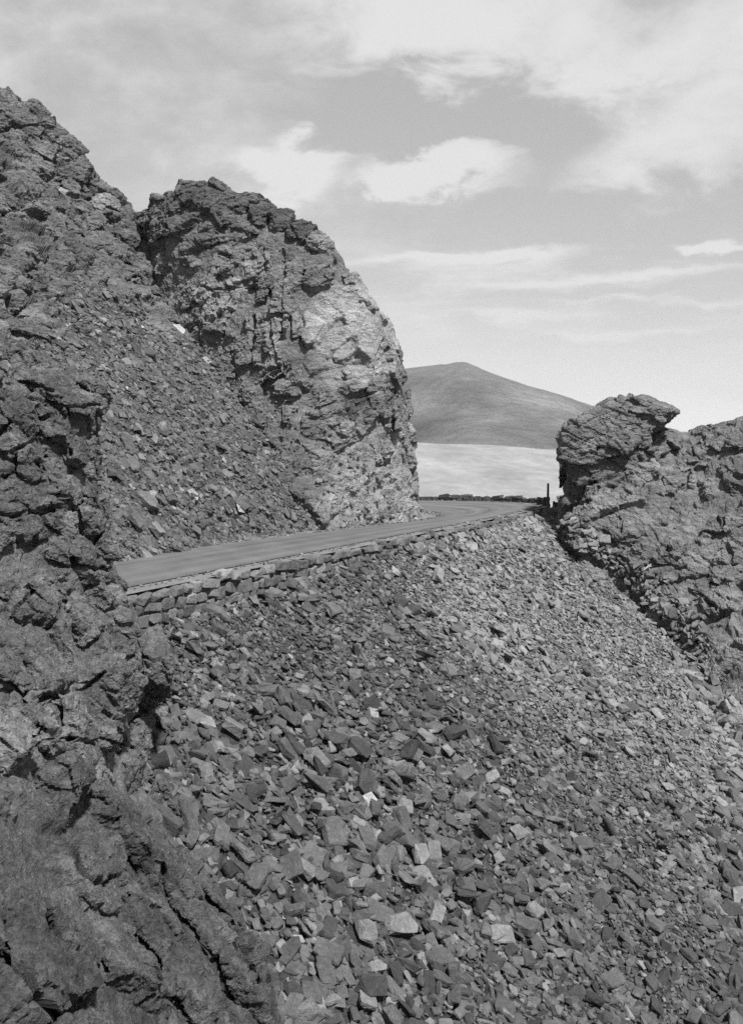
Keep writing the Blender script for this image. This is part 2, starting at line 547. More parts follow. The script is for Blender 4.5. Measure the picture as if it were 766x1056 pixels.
def remesh(V, T, vox):
    o = mesh_obj('shell', V, T, MAT['crag'])
    md = o.modifiers.new('r', 'REMESH'); md.mode = 'VOXEL'; md.voxel_size = vox; md.adaptivity = 0
    dg = bpy.context.evaluated_depsgraph_get(); dg.update()
    ev = o.evaluated_get(dg); e = ev.to_mesh()
    n = len(e.vertices); V = np.empty(n * 3, F32); e.vertices.foreach_get('co', V)
    NN = np.empty(n * 3, F32); e.vertex_normals.foreach_get('vector', NN)
    e.calc_loop_triangles(); T = np.empty(len(e.loop_triangles) * 3, np.int32); e.loop_triangles.foreach_get('vertices', T)
    ev.to_mesh_clear(); me = o.data; bpy.data.objects.remove(o); bpy.data.meshes.remove(me)
    return V.reshape(-1, 3).astype(float), NN.reshape(-1, 3).astype(float), T.reshape(-1, 3)


def islands(T, n):
    lab = np.arange(n)
    order = np.argsort(T.ravel(), kind='stable'); flat = T.ravel()[order]; tri = order // 3
    start = np.concatenate([[0], np.where(np.diff(flat))[0] + 1]); who = flat[start]
    while True:
        m = lab[T].min(1); new = lab.copy()
        new[who] = np.minimum(new[who], np.minimum.reduceat(m[tri], start))
        new = new[new]; new = new[new]
        if (new == lab).all(): return lab
        lab = new


def drop_specks(T, n, least):
    """Loose crumbs hanging in the air go."""
    fl = islands(T, n)[T[:, 0]]
    ct = np.bincount(fl, minlength=n)
    return T[ct[fl] >= least]


def tri_main(T, fo, k):
    """Triangles of part k in its largest connected patch."""
    t = T[fo == k]
    if not len(t): return fo
    u, inv = np.unique(t, return_inverse=True); inv = inv.reshape(t.shape)
    lab = np.arange(len(u))
    while True:
        m = lab[inv].min(1); new = lab.copy()
        for c in range(3): np.minimum.at(new, inv[:, c], m)
        new = new[new]
        if (new == lab).all(): break
        lab = new
    fl = lab[inv[:, 0]]; uu_, ct = np.unique(fl, return_counts=True)
    idx = np.where(fo == k)[0]; fo[idx[fl != uu_[np.argmax(ct)]]] = -1
    return fo


def carve(V, lines, depth, width, seed, near=99):
    """Open joints: how far each point of a rock face is sunk along the cracks that run across it."""
    y = np.maximum(V[:, 1], 1)
    wob = np.column_stack([fbm(V + 17 * k, width * 9, 3, seed + k) for k in range(2)]) * width * 1.6
    px = HX + (V[:, 0] + wob[:, 0]) / y * F; py = HY - (V[:, 2] + wob[:, 1]) / y * F
    out = np.zeros(len(V))
    for li, ln in enumerate(lines):
        ln = np.array(ln, float)
        best = np.full(len(V), 1e9)
        lo, hi = ln.min(0) - 12, ln.max(0) + 12
        c = np.where((px > lo[0]) & (px < hi[0]) & (py > lo[1]) & (py < hi[1]) & (y < near))[0]
        if not len(c): continue
        x_, y_ = px[c], py[c]
        b = np.full(len(c), 1e9)
        for a0, a1 in zip(ln[:-1], ln[1:]):
            d = a1 - a0; t = np.clip(((x_ - a0[0]) * d[0] + (y_ - a0[1]) * d[1]) / (d @ d), 0, 1)
            b = np.minimum(b, np.hypot(x_ - a0[0] - t * d[0], y_ - a0[1] - t * d[1]))
        b = b * y[c] / F
        k = .45 + .55 * sstep(-.2, .2, noise(V[c], width * 12, seed + 9 + li))
        out[c] = np.maximum(out[c], depth * k * (1 - sstep(width * .25, width * (.7 + .6 * k), b)))
    return out


CRACKS = {'rock_crag': (.6, .17, 99, [
    [(374, 321), (362, 336), (345, 360)], [(360, 322), (371, 320), (398, 321)], [(343, 372), (348, 384), (372, 388), (391, 377), (402, 360)], [(340, 300), (341, 325), (345, 360), (343, 377)],
    [(310, 312), (313, 333), (304, 344), (312, 360), (322, 374)], [(269, 252), (273, 276), (280, 290), (278, 309), (273, 328), (278, 344), (285, 374)], [(292, 262), (289, 303), (288, 333), (296, 361), (298, 377)],
    [(262, 290), (260, 322), (259, 355), (259, 392)], [(298, 376), (285, 377), (270, 386), (259, 396)], [(274, 420), (270, 401), (287, 382), (299, 376), (322, 376), (347, 388)],
    [(330, 397), (325, 412), (306, 422), (328, 431)], [(330, 397), (350, 391), (371, 389), (389, 380), (405, 372)], [(336, 420), (350, 416), (366, 409), (404, 404), (418, 398)],
    [(334, 440), (341, 448), (358, 450)], [(402, 414), (404, 442), (412, 466), (421, 491)], [(225, 285), (236, 300), (232, 318)], [(200, 290), (218, 300), (250, 296)], [(300, 226), (306, 250), (296, 268)], [(200, 240), (240, 236), (275, 246)],
    [(180, 262), (214, 258), (250, 268)], [(318, 262), (345, 270), (352, 292)], [(370, 440), (388, 452), (398, 480)]]),
    'rock_buttress': (.42, .065, 99, [
    [(0, 397), (27, 395), (59, 403)], [(29, 409), (63, 420), (104, 417)], [(39, 420), (39, 452), (16, 464), (16, 487), (-20, 505)], [(70, 420), (74, 448), (72, 470)], [(16, 487), (35, 499), (51, 497), (67, 518)],
    [(40, 455), (70, 452), (104, 447)], [(78, 487), (94, 495), (110, 497)], [(-10, 470), (16, 466)], [(23, 530), (43, 530), (55, 546), (74, 558), (78, 585), (115, 588)], [(43, 530), (67, 522), (80, 518), (104, 524)], [(80, 518), (84, 545)], [(-20, 528), (23, 530)],
    [(12, 645), (39, 652), (60, 636), (72, 612)], [(12, 640), (20, 622), (35, 610)], [(98, 702), (104, 695), (121, 681), (145, 675), (160, 680)], [(-10, 700), (21, 713), (38, 721), (84, 713), (90, 707), (104, 695)],
    [(25, 717), (36, 744), (38, 778), (40, 790), (27, 811), (29, 828), (46, 849)], [(26, 717), (37, 744), (39, 778), (41, 790), (28, 811), (31, 829)], [(38, 753), (67, 761), (104, 765), (136, 772)], [(60, 722), (62, 745), (67, 761)], [(108, 735), (128, 742), (150, 735)],
    [(81, 882), (90, 905), (100, 911), (125, 901)], [(134, 885), (138, 907), (155, 928), (162, 936)], [(170, 895), (167, 912), (175, 934), (192, 957), (221, 987), (234, 1024), (242, 1056)], [(206, 900), (216, 930), (246, 957), (255, 991), (276, 1030)],
    [(110, 800), (128, 828), (120, 850)], [(46, 849), (70, 868), (81, 884)], [(138, 966), (160, 985), (170, 1020), (196, 1060)], [(0, 900), (40, 918), (66, 960), (110, 1000)], [(-10, 980), (30, 1004), (60, 1050)]]),
    'rock_outcrop': (.65, .18, 99, [
    [(579, 493), (614, 484), (649, 473), (672, 468)], [(577, 508), (614, 496), (654, 481)], [(678, 462), (680, 485), (684, 508)], [(712, 478), (724, 471), (740, 465), (758, 464)], [(735, 476), (746, 484), (766, 492)],
    [(633, 506), (641, 524), (638, 550)], [(587, 541), (604, 545), (627, 552)], [(730, 520), (737, 530), (748, 557), (754, 580)], [(655, 540), (668, 551), (690, 568)], [(662, 582), (680, 586), (704, 584)], [(700, 510), (711, 519), (721, 536)],
    [(628, 500), (650, 510), (668, 500)], [(690, 600), (720, 612), (745, 634)], [(735, 655), (750, 664), (768, 668)]])}


def skin_parts(root, res, seeds, mat, detail, seed, base_tone, body='rock_body', quiet=None):
    V, NN, T, own, tn = res
    d = fbm(V, detail[0], 6, seed, .64) * detail[1]
    for lens, R, amp, tilt, groove, gw_ in detail[2]:
        b, hv = blocks(V, lens, R, seed + int(lens[0] * 100), amp, tilt, groove, gw_, gmask=sstep(-.2, .3, noise(V, max(lens) * 2, seed + 3)))
        d = d + b; tn = tn * (1 + (hv - .5) * .16)
    for R, th, ln, amp, gr in detail[3]:
        d = d + ledges(V, R, th, ln, amp, gr, seed + 40) * sstep(-.3, .3, noise(V, ln * 2, seed + 61))
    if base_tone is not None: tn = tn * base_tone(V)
    sm = np.ones(len(V))
    for k, sd_ in enumerate(seeds):
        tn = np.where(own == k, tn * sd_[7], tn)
        if sd_[9] == 'pale_slab': sm = np.where(own == k, .45, sm)
    if quiet is not None: sm = sm * (1 - .72 * quiet(V))
    d = d * sm
    if root.name in CRACKS:
        dp, wd, nr_, ls = CRACKS[root.name]; d = d - carve(V, ls, dp, wd, seed + 5, nr_)
    X = V + NN * d[:, None]
    loc = np.array(root.location)
    fo = own[T[:, 0]].copy()
    for k in range(len(seeds)): fo = tri_main(T, fo, k)
    for k in range(-1, len(seeds)):
        t = T[fo == k]
        if len(t) < 40: continue
        v, f2, tt = sub_mesh(X - loc, t, tn)
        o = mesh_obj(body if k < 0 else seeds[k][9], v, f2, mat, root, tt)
        if k >= 0 and seeds[k][10]: o['label'] = seeds[k][10]


def build_mass(G, name, label, cat, mat, seeds, layers, seed, outer=None, extra=None, base_tone=None, body_name='rock_body', thing_loc=None, gain=1.0, beds=(), rough=(.9, .10), warp=.5, gw=.22, swell=(6, .0), wear=2, cells=None, inset=.3):
    """A whole rock mass from a dense grid: displaced, broken into blocks, and split into its named parts."""
    nr, nc = G.shape[:2]
    N = grid_normals(G).reshape(-1, 3); p = G.reshape(-1, 3).astype(float)
    own, off, tone = features(p, seeds, seed, warp, gw)
    if cells: own, off, tone = np.full(len(p), -1), np.zeros(len(p)), np.ones(len(p))
    off = off + fbm(p, swell[0], 3, seed + 88) * swell[1]
    d = off
    q = p + N * off[:, None]
    smooth_part = np.isin(own, [k for k, sd_ in enumerate(seeds) if sd_[9] == 'pale_slab'])
    quiet = np.ones(len(p)) if extra is None else extra
    for (lens, R, amp, tilt, groove, gw_, *mf) in layers:
        gm = sstep(-.3, .25, noise(p, max(lens) * 1.5, seed + 3))
        b, hv = blocks(q, lens, R, seed + int(lens[0] * 100), amp, tilt, groove, gw_, gmask=gm)
        d = d + b * quiet * gain * np.where(smooth_part, .35, 1) * (mf[0](p) if mf else 1)
        tone = tone * (1 + (hv - .5) * .22)
    for k, (R, th, ln, amp, gr, *mf) in enumerate(beds):
        em = .25 + .75 * sstep(-.25, .3, noise(p, ln * 2.0, seed + 60 + k))
        d = d + ledges(q, R, th, ln, amp, gr, seed + 90 + 20 * k) * em * np.where(smooth_part, .25, 1) * (mf[0](p) if mf else 1)
    d = soften(d, (nr, nc), wear) + fbm(p, rough[0], 6, seed + 77, .66) * rough[1]
    V = p + N * (d - (inset if cells else 0))[:, None]
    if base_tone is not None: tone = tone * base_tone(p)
    root = empty(name, thing_loc if thing_loc is not None else tuple(np.round(p.mean(0), 2)))
    tag(root, label, cat)
    loc = np.array(root.location)
    fc = grid_faces(nr, nc)
    if cells:
        mesh_obj('rock_core', V - loc, fc, mat, root, tone)
        skin_parts(root, cell_rock(G, grid_normals(G), cells['lattices'], seeds, cells['vox'], cells['depth'], cells['gap'], seed, cells['view'], cells.get('stand', 0), cells.get('quiet')), seeds, mat, cells['detail'], seed, base_tone, quiet=cells.get('quiet'))
        return root, V.reshape(nr, nc, 3), N.reshape(nr, nc, 3)
    fo = main_pieces(own[fc[:, 0]], (nr - 1, nc - 1), len(seeds))
    for k in range(-1, len(seeds)):
        sel = fc[fo == k]
        if len(sel) < 30: continue
        v, f2, t = sub_mesh(V - loc, sel, tone)
        o = mesh_obj(body_name if k < 0 else seeds[k][9], v, f2, mat, root, t)
        if k >= 0 and seeds[k][10]: o['label'] = seeds[k][10]
    return root, V.reshape(nr, nc, 3), N.reshape(nr, nc, 3)


def ctrl_px(rows):
    return np.array([[P(*c) for c in r] for r in rows])


# ------------------------------------------------------------------ the road line
W0 = np.array([-8.6, 36.2]); DIR = np.array([.410, .912]); NRM = np.array([.912, -.410])     # outer road edge, its direction, downhill


def scree_z(x, y):
    """The waste-rock slope below the road."""
    s = (x - W0[0]) * NRM[0] + (y - W0[1]) * NRM[1]
    u = (x - W0[0]) * DIR[0] + (y - W0[1]) * DIR[1]
    return -6.05 + .80 * sstep(0, 26, u) - .62 * np.maximum(s, 0) - .05 * np.minimum(s, 0) * 0


# ---- hillside above the road: talus below, broken peak above
rows = [
    [(-200, 660, 33), (0, 615, 39), (60, 600, 43), (121, 585, 46), (200, 572, 52), (280, 560, 59), (360, 549, 66), (425, 541, 71)],
    [(-200, 520, 37), (0, 505, 45), (60, 490, 49), (121, 478, 53), (190, 478, 58), (270, 480, 64), (350, 490, 70), (415, 490, 75)],
    [(-200, 380, 42), (0, 385, 54), (60, 372, 59), (120, 368, 63), (180, 372, 68), (255, 382, 74), (335, 392, 78), (400, 400, 80)],
    [(-200, 240, 50), (0, 275, 63), (60, 270, 69), (110, 284, 72), (165, 302, 75.5), (245, 312, 80), (320, 330, 83), (380, 350, 84)],
    [(-200, 120, 62), (-10, 175, 73), (42, 182, 77), (95, 222, 78), (150, 262, 79), (225, 275, 84), (300, 310, 86), (360, 340, 87)],
    [(-200, 10, 75), (-8, 92, 81), (45, 114, 82), (97, 172, 82), (150, 224, 82), (220, 262, 87), (300, 320, 90), (350, 360, 90)],
]
C = ctrl_px(rows)
C = np.concatenate([C, (C[-1] + np.array([-1, 5, -1.5]))[None], (C[-1] + np.array([-4, 22, -14]))[None]])
NR, NC = 620, 470
G = loft(C, NR, NC)
N = grid_normals(G).reshape(-1, 3); p = G.reshape(-1, 3)
vrow = np.repeat(np.linspace(0, 7, NR), NC)
edge_n = fbm(p, 9, 3, 5) * .6
ucol = np.tile(np.linspace(0, 7, NC), NR)
rockiness = sstep(2.55, 3.3, vrow + edge_n + .75 * sstep(2.6, 1.2, ucol))              # 0 on the talus, 1 on the peak
seeds_pk = [
    (45, 122, 82, .85, .75, 10, .55, .8, .5, 'knob', 'dark rounded knob jutting from the skyline'),
    (6, 108, 81, 1.6, 1.5, 0, .35, .85, .4, 'crest_block', None),
    (84, 170, 82, 1.7, 1.3, -30, .4, .9, .45, 'crest_block', None),
    (62, 205, 79, 2.2, 1.2, -10, .5, .95, .5, 'ledge_block', None),
    (72, 248, 76, 1.6, 1.2, 5, .5, .8, .5, 'ledge_block', None),
    (108, 208, 80, .7, .45, 30, .2, 1.8, .3, 'ledge_block', 'pale fallen block near the skyline'),
    (112, 255, 77, 1.6, 1.0, -20, .5, .9, .5, 'ledge_block', None),
    (30, 160, 77, 2.6, 1.3, -8, .4, .95, .5, 'ledge_block', None),
    (20, 250, 68, 2.2, 1.0, -12, .4, 1.1, .4, 'ledge_block', None),
]
own, off, tone = features(p, seeds_pk, 21)
off = off * rockiness
q = p + N * off[:, None]
Rf = rot(0, 12, 10)
d = off
for lens, R, amp, tilt, groove, gw, tal in (((4.5, 4.0, 2.4), Rf, .5, .6, .4, .07, .2), ((1.9, 1.7, .9), Rf, .2, .32, .2, .09, .4), ((.7, .6, .3), rot(0, 20, 30), .06, .14, .06, .12, 1.0)):
    b, hv = blocks(q, lens, R, 300 + int(lens[0] * 10), amp, tilt, groove, gw, warp=.18, gmask=sstep(-.3, .25, noise(p, 4, 33)))
    d = d + b * (tal + (1 - tal) * rockiness)
    tone = tone * (1 + (hv - .5) * .22)
d = d + (ledges(q, Rf, .9, 3.0, .55, .25, 351) + ledges(q, rot(0, 16, 30), .34, 1.3, .2, .10, 361)) * (.3 + .7 * rockiness)
d = d + fbm(p, 6, 3, 41) * .5 + fbm(p, 1.0, 5, 43, .62) * .12
V = p + N * d[:, None]
tone = tone * (.9 + .5 * np.clip(fbm(p, 7, 3, 61), -.5, .6)) * (.95 - .02 * rockiness)
# the crest on the very foot stays level with the road
foot = vrow < .02
fc = grid_faces(NR, NC)
isrock = (rockiness[fc[:, 0]] > .5)
v, f2, t = sub_mesh(V, fc[~isrock], tone)
tag(mesh_obj('talus_slope', v, f2, MAT['talus'], None, t), kind='structure')
pk = empty('rock_peak', tuple(np.round(P(40, 200, 80), 1)))
tag(pk, 'dark jagged rock peak rising to the stepped skyline above the talus slope', 'rock peak')
loc_pk = np.array(pk.location)
own = np.where(rockiness > .5, own, -1)
fo = main_pieces(own[fc[:, 0]], (NR - 1, NC - 1), len(seeds_pk))
PEAK = dict(G=G, N=N.reshape(NR, NC, 3), V=V, tone=tone, fc=fc[isrock], rock=rockiness.reshape(NR, NC)[::4, ::4].ravel(), pts=G[::4, ::4].reshape(-1, 3))
TAL_V, TAL_N, TAL_R = V.reshape(NR, NC, 3), N.reshape(NR, NC, 3), rockiness.reshape(NR, NC)
# ---- the crag that ends the road cut
cols = [   # foot -> crest
    [(170, 400, 73), (165, 350, 75), (158, 300, 77), (152, 255, 79), (150, 228, 81)],
    [(215, 430, 70.5), (205, 370, 72), (192, 310, 73.5), (175, 240, 75.5), (163, 200, 77.5)],
    [(265, 480, 66.8), (255, 405, 69), (240, 330, 70.8), (222, 250, 73), (203, 189, 75.5)],
    [(315, 550, 62.5), (305, 440, 66.6), (292, 340, 68.8), (280, 270, 71), (266, 209, 74)],
    [(365, 553, 66), (352, 450, 67.5), (342, 360, 68.5), (332, 290, 69.8), (322, 235, 72)],
    [(400, 549, 69), (393, 460, 69), (386, 385, 69), (374, 322, 69.8), (355, 266, 71.8)],
    [(424, 545, 71.5), (418, 470, 71.5), (410, 400, 71.2), (396, 340, 71.4), (372, 296, 73)],
    [(434, 543, 75), (427, 470, 75), (418, 402, 75), (408, 343, 75), (385, 312, 76)],
    [(428, 540, 79), (420, 470, 79), (410, 410, 79), (398, 350, 79), (375, 322, 79)],
    [(380, 535, 82), (375, 470, 82), (370, 410, 82), (362, 350, 82), (350, 322, 82)],
]
C = np.array([[P(*c) for c in col] for col in cols]).transpose(1, 0, 2)
under = C[0] + np.array([0, 0, -1.2])
back1 = C[-1] + np.array([-1.2, 3.0, -.9]); back2 = C[-1] + np.array([-4, 7, -6])
C = np.concatenate([under[None], C, back1[None], back2[None]])
G = loft(C, 560, 640)
seeds_cr = [
    (361, 322, 69, 2.3, 2.5, -28, .35, 1.15, .5, 'pale_slab', 'pale smooth slab beside the diagonal crack'),
    (316, 336, 69.5, 1.6, 2.0, 10, .45, 1.1, .5, 'pale_slab', None),
    (345, 382, 68.5, 2.4, 1.0, -25, .3, 1.1, .5, 'pale_slab', None),
    (330, 282, 70.5, 2.2, 1.7, 25, .4, .95, .4, 'joint_block', None),
    (370, 293, 71, 1.6, 1.3, -40, .3, 1.15, .4, 'joint_block', None),
    (289, 296, 71, 1.0, 2.8, -12, .45, 1.15, .6, 'joint_block', None),
    (258, 350, 69.5, .85, 2.7, 4, .55, 1.15, .8, 'joint_block', 'narrow upright pillar between deep cracks'),
    (282, 360, 69, .6, 2.3, 12, .4, 1.2, .7, 'joint_block', None),
    (294, 396, 68, 2.1, 1.45, 15, .75, 1.15, .6, 'boss', 'rounded boss bulging at mid height'),
    (210, 296, 72.5, 1.0, .9, 20, .35, 1.65, .45, 'joint_block', None),
    (236, 300, 72, .9, 1.3, -25, .35, 1.6, .45, 'joint_block', None),
    (222, 322, 71.5, 1.0, .8, 30, .3, 1.5, .4, 'joint_block', None),
    (228, 268, 73, 1.6, 1.2, 30, .3, 1.3, .35, 'joint_block', None),
    (185, 205, 76, 1.6, .9, 10, .3, .8, .4, 'crest_block', None),
    (215, 198, 75, 1.3, .7, -8, .3, .8, .4, 'crest_block', None),
    (243, 208, 74.5, 1.2, .8, -12, .35, .8, .4, 'crest_block', None),
    (270, 217, 73.5, .8, .7, 0, .4, .75, .45, 'crest_block', None),
    (291, 223, 73, .75, .75, 0, .45, .75, .45, 'crest_block', None),
    (312, 236, 72.3, 1.0, .7, -15, .5, .75, .45, 'crest_block', None),
    (330, 248, 71.8, .8, .6, -20, .3, 1.4, .4, 'crest_block', None),
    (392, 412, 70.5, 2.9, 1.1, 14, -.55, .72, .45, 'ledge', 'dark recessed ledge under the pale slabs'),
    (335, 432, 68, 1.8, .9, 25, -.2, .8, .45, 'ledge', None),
]
nrm_seed = 71


def slab_mask(p):
    """The broad clean face high on the outer end of the crag."""
    px = HX + p[:, 0] / p[:, 1] * F; py = HY - p[:, 2] / p[:, 1] * F
    x = (px - 370 + fbm(p, 3, 3, 31) * 12) / 52; y = (py - 344 + fbm(p, 3, 3, 32) * 12) / 55
    return np.exp(-(x * x + y * y) ** 2.5)


def crag_tone(p):
    px = HX + p[:, 0] / p[:, 1] * F; py = HY - p[:, 2] / p[:, 1] * F
    pale = sstep(300, 370, px + fbm(p, 5, 2, 3) * 40) * sstep(395, 470, py + fbm(p, 4, 3, 8) * 40)
    dark = sstep(290, 215, py + fbm(p, 5, 3, 9) * 30)
    return (1.0 + .62 * pale - .16 * dark + 1.05 * slab_mask(p)) * (1 + .35 * (1 - .7 * slab_mask(p)) * np.clip(fbm(p, 3.5, 3, 19), -.6, .8))


Rc = rot(5, -10, 8)


def crag_fine(c):
    """Thin beds high on the crag, bulkier shattered rock lower down and to its outer end."""
    px = HX + c[:, 0] / c[:, 1] * F; py = HY - c[:, 2] / c[:, 1] * F
    return sstep(40, -30, (py - 330) + .35 * (px - 260) + fbm(c, 4, 2, 6) * 30)

crag, CR_V, CR_N = build_mass(G, 'rock_crag', 'tall craggy end of the road cut with a pale slab face beside the bend', 'rock crag', MAT['crag'], seeds_cr,
    [((2.0, 1.8, 1.3), rot(20, -30, 25), .07, .25, .1, .05)], 71, beds=(), rough=(1.0, .15), swell=(6, .3), inset=.32,
    cells=dict(lattices=[(Rc, (2.5, 2.1, .72), .30, lambda p, c: (crag_fine(c) > .5)), (rot(10, -35, 30), (1.9, 1.7, 1.6), .42, lambda p, c: (crag_fine(c) <= .5))],
               vox=.08, depth=1.7, gap=.12, quiet=slab_mask, view=(110, 470, 150, 580), stand=.25,
               detail=(1.1, .17, (((.9, .85, .5), rot(10, -20, 40), .04, .15, .05, .06), ((.34, .3, .22), rot(30, 10, 0), .012, .06, .012, .1)), ((Rc, .5, 2.2, .14, .07),))),
    base_tone=crag_tone, thing_loc=tuple(np.round(P(350, 535, 72), 1)))
PEAK['kd'] = kd_of(PEAK['pts'])


def on_peak(p_, c):
    return PEAK['rock'][np.array([PEAK['kd'].find(a)[1] for a in p_])] > .35


v, f2, t = sub_mesh(PEAK['V'] - PEAK['N'].reshape(-1, 3) * .8 - loc_pk, PEAK['fc'], PEAK['tone'])
mesh_obj('rock_core', v, f2, MAT['crag'], pk, t)
skin_parts(pk, cell_rock(PEAK['G'], PEAK['N'], [(rot(0, 14, 12), (2.0, 1.8, .8), .36, on_peak)], seeds_pk, .09, 1.7, .14, 211, (-90, 260, 50, 420), .3), seeds_pk, MAT['crag'],
           (1.1, .17, (((.75, .7, .4), rot(0, 20, 40), .05, .12, .05, .08), ((.3, .28, .2), rot(30, 10, 0), .012, .05, .012, .1)), ((rot(0, 14, 12), .4, 1.6, .09, .05),)), 211,
           lambda p: .92 * (1 + .4 * np.clip(fbm(p, 5, 3, 61), -.5, .6)))

# ---- the near buttress at the left of the photograph, in front of the road
rows = [
    [(-260, 290, 34), (-80, 315, 36), (0, 340, 37.5), (42, 368, 38), (86, 394, 38), (100, 420, 38), (60, 440, 40)],
    [(-260, 350, 25), (-80, 362, 27), (0, 372, 29.2), (52, 386, 31), (97, 402, 32), (108, 415, 35), (70, 430, 38)],
    [(-260, 480, 23.5), (-80, 482, 25.5), (0, 482, 27), (55, 484, 28.6), (96, 486, 30.5), (104, 490, 34), (70, 490, 37)],
    [(-260, 600, 20.5), (-80, 600, 23), (0, 600, 25), (60, 600, 26.8), (117, 600, 29), (120, 600, 32), (80, 590, 36)],
    [(-260, 700, 17), (-80, 700, 19.5), (0, 700, 21.5), (80, 700, 24.3), (158, 690, 28.6), (160, 670, 32), (110, 650, 35)],
    [(-260, 790, 14), (-80, 790, 16.5), (0, 785, 18.8), (80, 780, 22.3), (142, 772, 28), (150, 745, 32), (120, 720, 35)],
    [(-260, 880, 12), (-80, 880, 14.3), (0, 880, 16.3), (100, 880, 19.8), (186, 880, 25.5), (196, 850, 30), (170, 815, 33)],
    [(-260, 970, 10.5), (-80, 970, 12.5), (0, 970, 14.4), (120, 970, 17.8), (238, 970, 22.8), (258, 945, 28), (235, 900, 31)],
    [(-260, 1100, 9), (-80, 1100, 10.8), (0, 1100, 12.4), (150, 1100, 15.6), (298, 1100, 20), (330, 1080, 26), (320, 1020, 29)],
    [(-260, 1260, 7.6), (-80, 1260, 9), (0, 1260, 10.6), (180, 1260, 13.6), (370, 1260, 18), (420, 1220, 24), (420, 1150, 27)],
]
C = ctrl_px(rows[::-1])
G = loft(C, 900, 460)
seeds_bt = [
    (25, 460, 27.5, .55, .42, 8, .22, 1.1, .4, 'joint_block', None),
    (57, 440, 29, .50, .42, 0, .25, 1.0, .4, 'joint_block', None),
    (84, 430, 31, .40, .36, 0, .2, .8, .4, 'joint_block', None),
    (18, 420, 28, .75, .32, 5, .15, .9, .35, 'joint_block', None),
    (65, 405, 30, .9, .28, -5, .2, .9, .35, 'joint_block', None),
    (38, 510, 27, .75, .42, 12, .18, 1.0, .4, 'joint_block', None),
    (72, 500, 29, .45, .40, -15, .2, .95, .4, 'joint_block', None),
    (62, 540, 28, .6, .35, 8, .2, 1.05, .35, 'joint_block', None),
    (12, 535, 26.5, .5, .28, -5, .15, .95, .4, 'joint_block', None),
    (95, 530, 29.5, .5, .35, -15, .2, 1.0, .35, 'joint_block', None),
    (95, 575, 28.8, .6, .45, 10, .22, .9, .35, 'joint_block', None),
    (50, 630, 25.5, 1.0, .45, 12, .22, 1.05, .3, 'joint_block', None),
    (128, 706, 26.5, 1.0, .8, 10, .8, 1.05, .8, 'boulder', 'rounded boulder bulging from the foot of the wall end'),
    (85, 742, 24, .8, .38, -5, .25, 1.1, .5, 'joint_block', None),
    (46, 742, 22.8, .25, .40, 15, .2, 1.25, .4, 'joint_block', None),
    (8, 752, 20.6, .95, 1.15, 0, .5, 1.3, 1.1, 'joint_block', 'pale lichened block beside the black cleft'),
    (40, 680, 23, 1.1, .45, 10, .25, 1.15, .35, 'joint_block', None),
    (75, 810, 21.5, 1.1, .9, 15, .6, .8, 1.0, 'joint_block', None),
    (125, 850, 23, .7, .9, 25, .5, .9, .8, 'joint_block', None),
    (105, 905, 20.3, .65, .7, 20, .25, 1.05, .4, 'joint_block', None),
    (180, 905, 23.5, .40, .9, 30, .5, 1.1, .9, 'joint_block', None),
    (226, 985, 22, .5, 1.3, 33, .55, 1.05, .9, 'joint_block', None),
    (178, 990, 20, .5, 1.3, 30, .4, .95, .8, 'joint_block', None),
    (60, 960, 16, 1.3, .8, 40, .2, .95, .35, 'joint_block', None),
]


def upper(p):
    return sstep(690, 600, HY - p[:, 2] / p[:, 1] * F + fbm(p, 2, 2, 15) * 40)


def lower(p):
    return 1 - .75 * upper(p)


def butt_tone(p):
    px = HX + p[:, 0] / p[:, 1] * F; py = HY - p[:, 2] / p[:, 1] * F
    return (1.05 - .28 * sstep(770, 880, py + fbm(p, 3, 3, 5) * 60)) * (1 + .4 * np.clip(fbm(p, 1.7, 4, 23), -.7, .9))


Rb = rot(0, 38, -20)
butt, BT_V, BT_N = build_mass(G, 'rock_buttress', 'near dark fractured rock buttress standing in front of the road end', 'rock buttress', MAT['buttress'], seeds_bt,
    [((1.15, 1.1, .85), rot(0, 8, 12), .06, .12, .1, .055)], 131, beds=(), rough=(.7, .10), swell=(2.5, .2), inset=.35,
    cells=dict(lattices=[(rot(4, 7, 12), (.95, .9, .62), .27, lambda p, c: upper(c) > .5), (rot(12, 44, -14), (2.3, 1.2, 1.05), .38, lambda p, c: upper(c) <= .5)],
               vox=.040, depth=1.15, gap=.10, view=(-70, 345, 290, 1130), stand=.12,
               detail=(.9, .075, (((.5, .46, .3), rot(0, 30, -20), .02, .09, .035, .05), ((.18, .16, .12), Rb, .006, .036, .01, .08)), ((rot(0, 42, -10), .22, 1.1, .04, .03), (rot(0, 46, -14), .1, .5, .016, .012)))),
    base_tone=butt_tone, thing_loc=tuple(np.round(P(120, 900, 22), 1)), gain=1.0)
# ---- the outcrop at the right, with its overhanging head
cols = [   # top -> foot
    [(590, 498, 87.5), (585, 508, 87), (579, 518, 86.5), (573, 534, 85.5)],
    [(597, 488, 82.5), (595, 502, 81.5), (591, 520, 81), (584, 545, 80)],
    [(625, 466, 81), (618, 495, 79.3), (608, 525, 78), (606, 550, 77)],
    [(660, 452, 82), (652, 490, 79), (645, 535, 77), (642, 592, 75.8)],
    [(690, 446, 84), (685, 495, 79), (680, 550, 75.5), (668, 600, 73.5)],
    [(712, 450, 84), (712, 510, 78), (708, 575, 73.5), (714, 640, 69.5)],
    [(735, 440, 82), (738, 510, 76.5), (738, 590, 71), (722, 716, 63.5)],
    [(768, 431, 80), (772, 510, 75), (774, 600, 68.5), (766, 760, 57)],
    [(830, 424, 80), (835, 510, 74), (838, 610, 66), (830, 800, 52)],
    [(930, 440, 80), (935, 530, 73), (940, 640, 64), (930, 860, 48)],
]
C = np.array([[P(*c) for c in col] for col in cols]).transpose(1, 0, 2)
